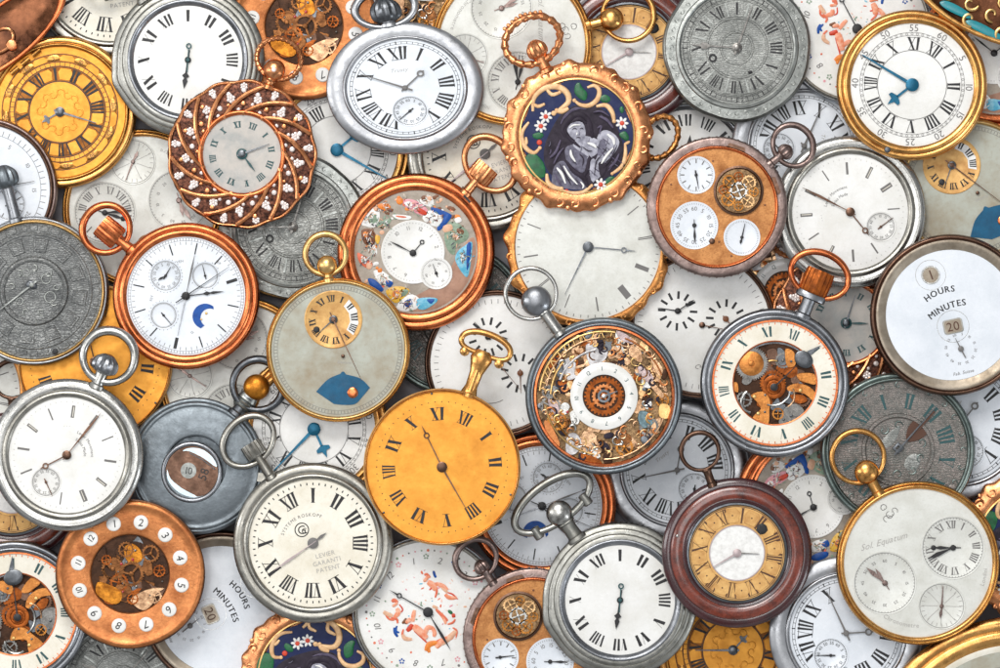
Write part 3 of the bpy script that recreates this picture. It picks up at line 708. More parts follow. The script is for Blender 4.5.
def k8():   # pewter, engraved, faceted rim
    r = empty('pocket_watch')
    def md(q, t, k, z):
        if q < 62: return q
        return q*(1+.018*abs(sin(3.5*t+.4)))
    MB().lathe([(0, 0)]+cat([(62, 0), (70, .8), (72.4, 4), (72, 6.8), (70, 8.4)], 3, False)+[(69.5, 9.2), (61, 9.8), (60, 10.8), (57.5, 11.2), (56, 10.4), (55.4, 8)], 140, mod=md).build('case', 'pewter', r)
    b = MB(); rnd = random.Random(2)
    b.arctext('TEMPUS FUGIT ', 0, 0, 65, 7, -55, 9.75, sp=1.2); b.arctext('OMNIA VINCIT AMOR', 0, 0, 65, 7, 140, 9.75, sp=1.1)
    b = MB()
    for k in range(44):
        a = k*360/44; x, y = pol(a, 65); curl(b, x, y, 2.8, a+90*(k % 4), .8, 9.5, .6, 1 if k % 2 else -1, 8)
    b.build('rim_engraving', 'pewter', r)
    d = MB().lathe([(56, 8.2), (48.5, 8.3), (48, 9.0), (47, 9.0), (46.5, 8.4), (31, 8.4), (30.4, 9), (29, 9), (28.4, 8.3), (17, 8.3), (16.5, 9), (15, 9), (14.5, 8.2), (0, 8.6)], 96).build('dial', 'engr', r)
    romans(d, -30, 39, 12, 11, 'ink', T=1.9, t=.5, z=8.65, serif=False)
    track(d, 49.5, 53.5, 'ink', z=8.55)
    b = MB()
    for k in range(12):
        p = [pol(-30+30*k+15+a, q) for a, q in ((-1.2, 32), (1.2, 32), (1.2, 46), (-1.2, 46))]; b.prism(p, 8.4, 9.1)
    b.build('divider', 'pewter', d)
    b = MB(); b.lathe([(4.2, 8.3), (4.0, 9.8), (2.4, 9.8), (2.2, 8.6)], 20, -24, -10); b.build('keyhole', 'ink', r)
    MB().dome(13, -24, 2.4, 8.4, 2, 1.8, n=8).build('pin', 'ink', r)
    hand(r, 'minute_hand', 'iron', 20, 44, ZD+1.9, 'plain', 2.0, 7, hub=3.5)
    hand(r, 'hour_hand', 'iron', -86, 46, ZD+1.2, 'spade', 1.5, 5, hub=5)
    return r, 74

def k9():   # gold case, white enamel, blue hands, hinge
    r = empty('pocket_watch')
    case(r, 74, 68, 60.5, 'gold', 'gold', 'round')
    d = dial(r, 61.5, 'enamel')
    MB().ring(0, 0, 33.6, 34.2, ZD+.2).build('inner_circle', 'ink_grey', d)
    romans(d, 32, 41, 12.5, 12, 'ink', T=2.2, t=.8)
    b = MB()
    b.ring(0, 0, 48.4, 48.8, ZD+.2); b.ring(0, 0, 51.3, 51.7, ZD+.2)
    for k in range(60): x, y = pol(6*k, 50); b.ring(x, y, .9, 1.3, ZD+.22, 8)
    b.build('minute_track', 'ink_grey', d)
    b = MB()
    for k in range(12): x, y = pol(32+30*k, 56); b.text(str(5*k or 60), x, y, 9.5, 32+30*k, ZD+.22)
    b.build('minute_numerals', 'ink_grey', d)
    hand(r, 'minute_hand', 'bluesteel', -59, 57, ZD+2, 'plain', 3.0, 4, hub=6.5)
    hand(r, 'hour_hand', 'bluesteel', 232, 31, ZD+1, 'spade', 3.4, 4, hub=4)
    MB().dome(*pol(201, 68), 3.2, 10.5, 1.8, n=12).build('release_button', 'steel_dark', r)
    b = MB(); b.axlathe(122, 9, [(-14, 2.6), (14, 2.6)], 14, off=pol(32, 74)); b.axlathe(122, 9, [(-5, 3.1), (5, 3.1)], 14, off=pol(32, 74)); b.build('hinge', 'gold', r)
    return r, 74

def k10():  # silver, slim baton markers, seconds
    r = empty('pocket_watch')
    case(r, 75, 64, 57, 'silver', 'silver_warm', 'round')
    MB().lathe([(70, 9.3), (69.5, 10), (68, 10), (67.5, 9.4)], 110).build('case_ring', 'silver', r)
    d = dial(r, 58, 'enamel')
    b = MB(); b2 = MB()
    for k in range(12):
        a = 38+30*k; w = (3.2, 1.2, 2.2, 3.2, 4.6, 1.2, 0, 1.6, 2.2, 3.0, 1.4, 3.2)[k]
        if not w: continue
        p = [pol(a, 37), pol(a, 49)]; dx, dy = A(a); tx, ty = dy*w/2, -dx*w/2
        pts = [(p[0][0]-tx, p[0][1]-ty), (p[0][0]+tx, p[0][1]+ty), (p[1][0]+tx, p[1][1]+ty), (p[1][0]-tx, p[1][1]-ty)]
        if w > 2.5:
            b.poly(pts, ZD+.2)
            b2.poly([(q[0]*.995+0, q[1]*.995) for q in [pol(a, 38.2), pol(a+.9, 38.2), pol(a+.9, 48), pol(a, 48)]], ZD+.26)
        else: b.poly(pts, ZD+.2)
    b.build('hour_batons', 'ink_grey', d); b2.build('baton_inlays', 'cream', d)
    b = MB(); b.ticks(60, 51.5, 53, .4, ZD+.2); b.build('minute_track', 'ink_faint', d)
    b = MB(); b.arctext('Lever Movement', 0, 0, 25, 4.2, 60, ZD+.2); b.arctext('Swiss Made', 0, 0, 18, 4.2, 62, ZD+.2); b.arctext('. . .', 0, 0, 30, 5, 0, ZD+.2); b.build('signature', 'ink_grey', d)
    subdial(r, -20.5, -26.5, 15, 'enamel', 38, 'ink_grey', nums='few', ang=155, L=15, hm='brownmetal')
    hand(r, 'minute_hand', 'brownmetal', 39, 54, ZD+2.2, 'leaf', 1.7, 6, hub=4.5)
    hand(r, 'hour_hand', 'brownmetal', 243, 30, ZD+1.4, 'breguet', 1.8, 4, hub=3)
    bow(r, 75, 23, 105, 25.5, 25.5, 4.3, 'silver', 'steel', 'onion', 97, 13, 7.5, nk=86)
    return r, 75

def k11():  # copper calendar moon
    r = empty('pocket_watch')
    case(r, 72.5, 66, 58.5, 'copper', 'copper', 'round')
    d = dial(r, 59.5, 'enamel_blue')
    b = MB()
    for k in range(12):
        w = 3.2 if k in (4, 8) else 1.3
        b.ticks(1, 42, 53, w, ZD+.2, rot=-48+30*k)
    b.build('hour_batons', 'ink', d)
    b = MB(); b.ring(0, 0, 54.4, 54.7, ZD+.2); b.ring(0, 0, 57, 57.3, ZD+.2); b.ticks(120, 54.6, 57.1, .4, ZD+.22); b.build('minute_track', 'ink_grey', d)
    subdial(r, -20, 20, 16, 'enamel_blue', -48, 'ink_grey', nums='few', ang=30, L=10, a2=-120)
    subdial(r, 19, 20, 14, 'enamel_blue', -48, 'ink_grey', nums=False, ang=-14, L=11)
    subdial(r, -22, -19, 14, 'enamel_blue', -48, 'ink_grey', nums=False, ang=140, L=12)
    b = MB()
    outer = [pol(a, 12.5, (19, -20)) for a in range(200, 401, 8)]; inner = [pol(a, 9.2, (23.5, -21.5)) for a in range(385, 205, -10)]
    b.prism(outer+inner, ZD, ZD+.7); b.build('moon_phase', 'blue', r)
    b = MB(); b.dome(20, -17, 1.4, ZD+.7, .6, n=6); b.dome(15, -23, 1.1, ZD+.7, .6, n=6); b.build('moon_stars', 'gold_pale', r)
    b = MB()
    b.ticks(31, 15.5, 17, .5, ZD+.2, (-20, 20)); b.ticks(12, 12, 15, .6, ZD+.2, (19, 20)); b.ticks(24, 12, 15, .5, ZD+.2, (-22, -19)); b.ticks(60, 50.5, 53.6, .5, ZD+.2)
    for (t, x, y, a) in (('VEN', -6, 34, -12), ('SEP', 32, 33, 40), ('FEV', -34, -2, -80), ('12', 6, -36, -48)): b.text(t, x, y, 3.6, a, ZD+.2)
    b.build('calendar_lettering', 'ink_grey', d)
    hand(r, 'minute_hand', 'ink', 83, 38, ZD+1.2, 'serp', 1.6, 5, hub=4.2)
    hand(r, 'hour_hand', 'ink_grey', 12, 44, ZD+1.9, 'leaf', 1.1, 4)
    hand(r, 'date_hand', 'steel', 192, 40, ZD+.9, 'plain', 1.3, 3)
    hand(r, 'seconds_hand', 'ink', 56, 52, ZD+2.4, 'plain', .9, 12, hub=2.4)
    bow(r, 72.5, -50, 103, 24, 23, 3.4, 'copper', 'copper', 'drum', 100, 11.5, 6.5, nk=86)
    return r, 72.5

def k12():  # pale stone regulator with blue aperture
    r = empty('pocket_watch')
    case(r, 71, 69, 65.5, 'gold_dark', 'gold_pale', 'round')
    d = dial(r, 66.5, 'stone')
    b = MB(); b.ticks(120, 60, 62.6, .5, ZD+.2); b.ring(0, 0, 59.4, 59.7, ZD+.2); b.ring(0, 0, 63, 63.4, ZD+.2); b.build('minute_track', 'ink_grey', d)
    MB().lathe([(28.5, ZD-.2), (28.5, ZD+.7), (27.6, ZD+1), (26.6, ZD+.6), (0, ZD+.6)], 60, -4.5, 30).build('hour_dial', 'goldmatt', r)
    s = KIDS[r.name][-1]
    b = MB()
    for k in range(2, 5):
        p = [pol(30*k-7+a, q, (-4.5, 30)) for a, q in ((-15, 16.5), (15, 16.5), (15, 25), (-15, 25))]; b.prism(p, ZD+.6, ZD+.85)
    b.build('chapter_patch', 'white', s)
    b = MB()
    for k in range(12): b.roman(ROM[k], -7+30*k, 21, 6.4, 7, ZD+1.0, 1.5, .5, (-4.5, 30))
    b.build('numerals', 'ink', s)
    b = MB(); b.dome(-21, 20, 3.2, ZD+.8, 1, n=10); b.build('index_spot', 'ink', r)
    hand(r, 'hour_hand', 'steel_dark', 228, 19, ZD+1.3, 'plain', 1.3, 3, c=(-4.5, 30), hub=4.2)
    hand(r, 'minute_hand', 'brownmetal', 155, 66, ZD+2, 'plain', 1.1, 8, c=(-4.5, 30), hub=2.4)
    MB().dome(5, -6, 2.0, ZD+1.6, 1.6, n=8).build('hand_stud', 'brownmetal', r)
    pts = cat([(-21.5, -41), (-10, -29), (2, -23.5)], 5, False)+cat([(2, -23.5), (5, -21), (8, -24)], 3, False)+cat([(8, -24), (22, -28), (31.5, -37)], 5, False)+cat([(31.5, -37), (24, -46), (17, -53), (6, -54), (-4, -53)], 4, False)
    MB().prism(pts, ZD-.1, ZD+.6).build('moon_aperture', 'moonblue', r)
    MB().dome(14.5, -42, 5.4, ZD+.6, 1.2, n=18).build('moon', 'copper', r)
    MB().text('Geneve', 6, -12, 4.2, 4, ZD+.2, .3).build('signature', 'ink_faint', d)
    bow(r, 71, -7.5, 95, 20, 20, 3.0, 'gold_pale', 'gold_pale', 'ball', 84, 10, 5.5, nk=77)
    return r, 71

def figure(root, x, y, sc_, rot, mats, seed, pose=0):
    """little painted relief person: one continuous shape per colour area"""
    c_, s_ = cos(radians(-rot)), sin(radians(-rot))
    def T(p): return [(x+(a*c_-b*s_)*sc_, y+(a*s_+b*c_)*sc_) for a, b in p]
    z = ZD+.1; b = MB()
    b.cur = 0; b.blob(T([(-5, 4), (-2, 6), (3, 6), (6, 3), (5, -3), (8, -10), (4, -14), (-3, -13), (-7, -12), (-5, -5)]), z, 1.6)
    b.cur = 1
    b.blob(T([(4, 4), (9, 2), (13, -3 if pose else 6), (11, -5 if pose else 8), (7, -1), (3, 1)]), z+.3, 1.5)
    b.blob(T([(-4, 3), (-9, 0), (-12, 4 if pose else -6), (-9, 6 if pose else -7), (-6, 2)]), z+.3, 1.5)
    b.cur = 2; b.blob(T([(-2.4, 8), (-1, 11.5), (2, 11.5), (3, 8.5), (1.5, 6), (-1, 6)]), z+.6, 1.8)
    b.cur = 3; b.blob(T([(-3, 9.5), (-2, 13), (2, 13.4), (4, 10), (1.5, 11)]), z+1.0, 1.8)
    b.cur = 1; b.blob(T([(-5, -10), (-4, -15), (-1, -19), (1, -16), (0, -11)]), z+.3, 1.2)
    b.blob(T([(2, -11), (4, -16), (8, -19), (9, -16), (6, -11)]), z+.3, 1.2)
    b.build('painted_figure', list(mats), root)

def k13():  # copper automaton dial
    r = empty('pocket_watch')
    case(r, 78, 70, 61, 'copper', 'copper', 'round')
    d = dial(r, 62, 'painted_ground')
    rnd = random.Random(12)
    MB().blob([pol(a, q) for a, q in ((75, 60), (100, 60), (130, 60), (160, 60), (185, 60), (200, 57), (170, 42), (120, 38), (85, 45))], ZD-.1, .35).build('painted_ground_patch', 'painted_brown', d)
    Z3 = lambda P: [((a-327)/4.948, (331-e)/4.948) for a, e in P]
    for i in range(84):      # foliage and rockwork, small touches of the brush
        a = rnd.uniform(190, 390) if i < 60 else rnd.uniform(20, 75); q = rnd.uniform(37, 57); x, y = pol(a, q, (-1, 1)); e = rnd.uniform(1.0, 2.4)
        MB().dome(x, y, e, ZD, .6, e*rnd.uniform(.6, 2.2), n=7, rot=rnd.uniform(0, 180)).build('painted_leaf', rnd.choice(['sage', 'brown', 'white', 'skin', 'brown', 'orange', 'painted_ground', 'pinkred']), d)
    SCN = [
      [('pink', [(262, 80), (300, 72), (345, 90), (385, 125), (372, 155), (325, 140), (280, 115)]), ('red', [(330, 110), (372, 130), (378, 150), (340, 140)]), ('orange', [(232, 75), (255, 65), (265, 85), (250, 100), (234, 92)]), ('white', [(270, 90), (300, 85), (310, 105), (285, 108)])],
      [('white', [(345, 75), (395, 55), (415, 90), (400, 110), (365, 100)]), ('brown', [(352, 62), (372, 55), (380, 78), (360, 84)]), ('skin', [(384, 62), (402, 60), (400, 80), (386, 82)])],
      [('white', [(390, 128), (452, 150), (445, 205), (395, 198), (358, 165)]), ('blue', [(410, 112), (490, 142), (498, 165), (445, 225), (430, 212), (462, 165), (405, 130)]), ('skin', [(460, 205), (498, 195), (505, 222), (465, 235)])],
      [('sage', [(490, 185), (540, 195), (585, 240), (572, 275), (525, 300), (515, 345), (482, 322), (465, 250)]), ('white', [(515, 170), (540, 160), (550, 180), (525, 190)]), ('brown', [(530, 215), (560, 225), (555, 245), (528, 235)]), ('skin', [(510, 240), (535, 255), (525, 275), (505, 262)])],
      [('cyan', [(530, 330), (565, 300), (598, 280), (602, 320), (585, 440), (562, 445), (520, 375)]), ('blue', [(575, 300), (597, 290), (590, 380), (575, 420)]), ('white', [(545, 345), (560, 335), (562, 380), (550, 385)])],
      [('orange', [(138, 98), (185, 95), (205, 112), (180, 125), (150, 120)]), ('brown', [(190, 118), (215, 120), (210, 135), (190, 132)])],
      [('white', [(60, 190), (95, 120), (140, 118), (150, 165), (125, 210), (82, 205)]), ('sage', [(90, 160), (125, 145), (135, 180), (105, 195)]), ('skin', [(118, 118), (132, 108), (142, 122), (130, 132)])],
      [('sage', [(130, 200), (160, 178), (205, 168), (195, 195), (160, 215)]), ('white', [(212, 148), (300, 155), (292, 172), (240, 172)]), ('pinkred', [(230, 152), (280, 158), (270, 164), (235, 160)])],
      [('brown', [(60, 225), (110, 220), (132, 260), (112, 305), (72, 285)]), ('orange', [(70, 235), (92, 232), (90, 260), (72, 255)]), ('yellow', [(132, 245), (152, 258), (142, 292), (128, 275)])],
      [('white', [(95, 275), (125, 300), (138, 335), (120, 345), (100, 315)]), ('violet_mid', [(100, 285), (118, 305), (112, 318), (98, 300)])],
      [('pinkred', [(40, 335), (72, 350), (115, 390), (95, 412), (52, 385)]), ('white', [(62, 350), (85, 365), (80, 390), (60, 378)]), ('skin', [(88, 385), (112, 392), (105, 415), (85, 410)])],
      [('white', [(118, 425), (165, 425), (212, 468), (195, 500), (150, 485)]), ('blue', [(92, 462), (128, 468), (168, 512), (148, 525), (108, 500)]), ('blue', [(182, 468), (215, 480), (202, 502), (182, 495)]), ('orange', [(140, 415), (158, 410), (160, 428), (142, 430)])],
      [('yellow', [(180, 520), (230, 498), (285, 508), (292, 530), (235, 580), (200, 560)]), ('orange', [(215, 525), (245, 520), (240, 555), (215, 560)]), ('sage', [(265, 515), (292, 520), (275, 545), (255, 545)])],
      [('white', [(230, 600), (290, 540), (340, 555), (345, 600), (275, 622)]), ('cyan', [(335, 560), (420, 555), (428, 575), (372, 612), (335, 605)]), ('blue', [(270, 575), (300, 560), (310, 590), (280, 600)]), ('blue', [(380, 562), (418, 562), (400, 585)])]]
    for F in SCN:
        b = MB(); ms = []
        for i, (m, P) in enumerate(F): b.cur = i; ms.append(m); Q3 = Z3(P); b.plate(Q3, ZD+.1+.2*i, .5)
        cx, cy = sum(q[0] for q in Z3(F[0][1]))/len(F[0][1]), sum(q[1] for q in Z3(F[0][1]))/len(F[0][1]); i0 = len(F); ms += ['brown', 'white', 'skin', 'sage', F[0][0], 'violet_mid']
        for j in range(26):
            b.cur = i0+rnd.randrange(6); u, v = cx+rnd.gauss(0, 3.6), cy+rnd.gauss(0, 3.2); an = rnd.uniform(0, 6.28); l = rnd.uniform(1, 2.6); b.tube([(u-cos(an)*l, v-sin(an)*l, ZD+1.25), (u, v+.3, ZD+1.4), (u+cos(an)*l, v+sin(an)*l, ZD+1.25)], [.2, .5, .15], False, 5, .5)
        b.build('painted_figure', ms, d)
    b = MB(); b.lathe([(31.5, ZD), (31.5, ZD+.9), (30.8, ZD+1.2), (30, ZD+1), (0, ZD+1)], 64, -3, 0); b.prism([(8, -29), (22, -37), (36, -25), (26, -6)], ZD, ZD+.95); b.lathe([(16, ZD), (16, ZD+1.15), (15.4, ZD+1.35), (14.8, ZD+1.12), (0, ZD+1.12)], 48, 20, -21)
    s = b.build('hour_dial', 'enamel', r)
    q = MB(); c = (-3, 0)
    for k in range(12):
        if k in (4, 5): continue
        q.text(str(k or 12), *pol(40+30*k-22, 24, c), 5.4, 40+30*k-22, ZD+1.2)
    q.ticks(60, 28, 29, .4, ZD+1.2, c); q.ticks(60, 12.8, 14, .35, ZD+1.3, (20, -21))
    for k in range(0, 12, 2): q.text(str(5*k or 60), *pol(18+30*k, 10, (20, -21)), 3.2, 18+30*k, ZD+1.3)
    q.build('numerals', 'ink_grey', s)
    hand(r, 'minute_hand', 'ink', -63, 26, ZD+2.2, 'leaf', 1.2, 4, c=(-3, -1), hub=3.4)
    hand(r, 'hour_hand', 'ink', 40, 17, ZD+1.6, 'breguet', 1.4, 3, c=(-3, -1), hub=3)
    hand(r, 'seconds_hand', 'ink', -20, 10, ZD+1.6, 'plain', .9, 4, c=(20, -21), hub=1.6)
    MB().prism([(46.5, 55), (53, 48), (54.5, 49.5), (48, 56.5)], 10, 12.15).build('hinge_slot', 'ink', r)
    bow(r, 78, 40, 114, 29, 23, 3.4, 'rose', 'rose', 'drum', 101, 12, 6, nk=92, tilt=12)
    return r, 78

def k14():  # white baton dial in chased gold
    r = empty('pocket_watch')
    md = lambda q, t, k, z: q*(1+(.022*sin(11*t)+.014*sin(23*t+1))*max(0, (q-73)/7)) if q > 73 else q
    MB().lathe([(0, 0)]+cat([(68, 0), (76, .8), (80.5, 4), (81, 6.5), (79, 8.8), (76, 10.2), (73, 10.4)], 4, False)+[(72, 9.6), (71.6, 8)], 170, mod=md).build('case', 'gold_orn', r)
    rnd = random.Random(5)
    for k in range(26):
        a = k*360/26; b = MB(); x, y = pol(a, 77); curl(b, x, y, 3.6, a+rnd.uniform(0, 360), .9, 9.6, 1.2, 1 if k % 2 else -1, 10); b.build('chased_scroll', 'gold_orn', r)
    d = dial(r, 72.4, 'silvered')
    b = MB()
    for k in range(12):
        w = (1.4, 1.0, 2.6, 3.4, 3.6, 1.0, 2.6, 4.4, 6.4, 1.4, .9, 2.4)[k]; a = -99+30*k
        if w > 2 and w < 3.5:
            for e in (-.3, .3): b.ticks(1, 50, 64, w*.34, ZD+.2, rot=a+e*w)
        else: b.ticks(1, 50, 64, w, ZD+.2, rot=a)
    b.build('hour_batons', 'ink_grey', d)
    b = MB(); b.ticks(60, 67.2, 70, .7, ZD+.2); b.build('minute_track', 'ink_grey', d)
    hand(r, 'minute_hand', 'steel_dark', 206, 52, ZD+2, 'plain', 1.5, 4, hub=5.4)
    hand(r, 'hour_hand', 'steel_dark', 95, 48, ZD+1.2, 'breguet', 1.7, 5, hub=4)
    bow(r, 80, 33, 129, 17, 22, 3.0, 'gold_orn', 'gold_orn', None, 90, 6, 6, rope=True, n=50, nk=107)
    return r, 80

def k15():  # orange plate with four small dials
    r = empty('pocket_watch')
    case(r, 69, 60, 57, 'purple', 'copper', 'flat')
    b = MB()
    for k in range(60): b.dome(*pol(6*k, 68), 1.8, 3.4, 3.2, n=7)
    b.build('milled_band', 'purple', r)
    d = dial(r, 58, 'orange_dial')
    subdial(r, -20.5, 31.4, 18.5, 'enamel_blue', 0, 'ink_grey', ang=170, L=14, nums='ticks', rim=False)
    subdial(r, -22.3, -18, 23.5, 'enamel_blue', 0, 'ink_grey', ang=178, L=17, nums='few', rim=False, hs='leaf')
    subdial(r, 24.4, -29.7, 18, 'enamel_blue', 0, 'ink_grey', ang=12, L=14, nums=False, rim=False, a2=195, l2=7)
    MB().lathe([(24.5, ZD-.5), (24.5, 10.4), (22.5, 10.8), (21.6, 9.5), (21.4, 6)], 60, 21, 15.8).build('escapement_ring', 'brownmetal', r)
    MB().ring(21, 15.8, 0, 21.4, ZD+.1).build('escapement_plate', 'rockplate', r)
    rnd = random.Random(3)
    for (gx, gy, gr, m) in ((0, 0, 9, 'silver'), (-9, 9, 7, 'brass'), (10, 8, 7.5, 'brass_pale'), (-10, -8, 7.5, 'brass'), (9, -10, 7, 'brass_pale'), (0, 14, 5, 'rust'), (0, -15, 5, 'brass'), (15, -1, 5, 'brass'), (-15, 1, 5, 'rust')):
        MB().gear(21+gx, 15.8+gy, gr, ZD+.4, ZD+1.2, 16, 4, rnd.uniform(0, 90)).build('gear_wheel', m, r)
    for (x, y) in ((2, -34), (-4, 45), (-45, 22), (47, 2), (14, -48)): MB().dome(x, y, 1.1, ZD, .7, n=8).build('plate_pin', 'brown', r)
    MB().dome(-5, -33.5, 3, ZD, 1.6, n=12).build('screw', 'brownmetal', r)
    b = MB()
    for a in (18, 70): b.prism([pol(a-9, 60.5), pol(a-7, 64), pol(a+7, 64), pol(a+9, 60.5)], 9, 11)
    b.build('case_catch', 'brownmetal', r)
    bow(r, 69, 51, 96, 21, 19, 2.9, 'purple', 'purple', 'onion', 88, 7.5, 5, nk=79)
    return r, 69

def k16():  # steel case, enamel chapter, open heart
    r = empty('pocket_watch')
    case(r, 73, 67, 61.5, 'steel', 'steel', 'round')
    MB().lathe([(61.8, 8.6), (61.5, 10), (60, 10), (59.6, 8.6)], 96).build('inner_bezel', 'copper', r)
    MB().lathe([(60.5, ZD), (41, ZD), (40.4, 8), (40.2, 5)], 96).build('chapter_ring', 'cream', r)
    d = KIDS[r.name][-1]
    romans(d, 21, 50.5, 10, 9, 'ink_green', T=2.3, t=.4, serif=False)
    b = MB(); b.ticks(60, 57, 59.2, .8, ZD+.2); b.build('minute_track', 'copper', d)
    MB().lathe([(41.6, 8.6), (41.2, 9.2), (40.3, 9), (40.2, 8)], 90).build('opening_rim', 'copper', r)
    Z16 = lambda P: [((a-334)/6.68, (321-e)/6.68) for a, e in P]
    movement(r, 0, -2, 39.5, 31, ['rust', 'brownmetal', 'iron', 'hollow', 'rust', 'steel_dark'], ng=0, nb=16, nj=0, z=4.2, bs=.8, spec=[(-2, 2, 13, 'rust'), (26, -12, 10, 'brownmetal'), (8, 24, 8, 'iron'), (-30, -14, 8, 'iron')])
    for m, P, zz_ in (('steel_dark', [(350, 95), (395, 110), (412, 195), (360, 200)], 5.4), ('brownmetal', [(280, 110), (345, 100), (350, 200), (300, 190)], 5.6), ('orangeplate', [(405, 95), (460, 120), (470, 200), (420, 220), (400, 160)], 6.0), ('orangeplate', [(480, 260), (590, 260), (600, 330), (540, 320), (490, 300)], 6.0),
                 ('orangeplate', [(415, 345), (480, 322), (560, 345), (602, 395), (585, 440), (530, 395), (460, 378), (420, 375)], 6.9), ('orangeplate', [(175, 400), (250, 375), (300, 425), (298, 500), (292, 585), (235, 598), (188, 545), (240, 490), (210, 440)], 6.9), ('orangeplate', [(60, 320), (90, 320), (95, 380), (65, 370)], 6), ('iron', [(360, 560), (400, 480), (470, 455), (525, 500), (500, 570), (430, 605), (370, 600)], 6.2), ('rust', [(430, 400), (520, 400), (545, 440), (480, 455)], 6)):
        MB().plate(Z16(P), zz_, 1.3).build('bridge', m, r)
    b = MB().gear(-23, 19, 16.5, 6.2, 7.2, 44, 3); b.build('gear_wheel', 'iron', r)
    b = MB(); b.lathe([(12, 6.4), (12, 7.8), (11.2, 8.2), (3, 8.4), (2.6, 7.8), (0, 8.6)], 48, -23, 19); b.build('barrel', 'orangeplate', r)
    b = MB(); b.lathe([(11.5, 6), (11.5, 7.2), (10.5, 7.6), (7.6, 7.2), (7, 6.4), (5.2, 6.6), (4.6, 7.8), (0, 8)], 48, -1, -4); b.build('centre_wheel', 'rust', r)
    for c, rr, a0, a1, w, m in (((-2, -5), 17, 100, 200, 1.0, 'silver'), ((-22, -18), 11, 190, 330, 1.3, 'silver'), ((6, -12), 13, 60, 150, .8, 'pinkgilt'), ((-2, 10), 12, -20, 20, .8, 'gold_pale')):
        b = MB(); b.tube([(*pol(a0+(a1-a0)*i/15, rr, c), 8.3) for i in range(16)], w, False, 8); b.build('spring', m, r)
    MB().gear(16, -32, 8, 7.6, 8.2, 20, 4).build('gear_wheel', 'iron', r)
    MB().gear(3, -30, 6, 7.4, 8.0, 18, 4).build('gear_wheel', 'brass', r)
    for i, (x, y) in enumerate(Z16([(225, 520), (268, 510), (440, 535), (500, 370), (270, 400), (440, 180), (200, 410), (390, 560)])): MB().dome(x, y, 1.3 if i % 3 else 2, 8, 1, n=10).build('screw', 'steel_dark' if i % 3 else 'gold_pale', r)
    b = MB(); b.dome(28, 23, 10, 9, 1.4, 8, n=18, rot=40); b.prism([pol(45, 44, (0, 0)), pol(52, 44), pol(50.5, 58)], 9.2, 10); b.build('hour_hand', 'steel_dark', r)
    hand(r, 'minute_hand', 'ink', 46, 32, ZD+1.8, 'plain', 1.4, 4, c=(-1, -4), hub=3.8)
    bow(r, 73, 22.5, 114, 29, 22, 3.0, 'copper', 'rust', 'drum', 107, 13.5, 8, mn='steel', tilt=0, nk=94)
    MB().axlathe(22.5, 6, [(88, 12), (89, 15), (94, 15.5), (97, 13), (98, 9)], 28, flat=.5).build('crown_collar', 'steel', r)
    return r, 73

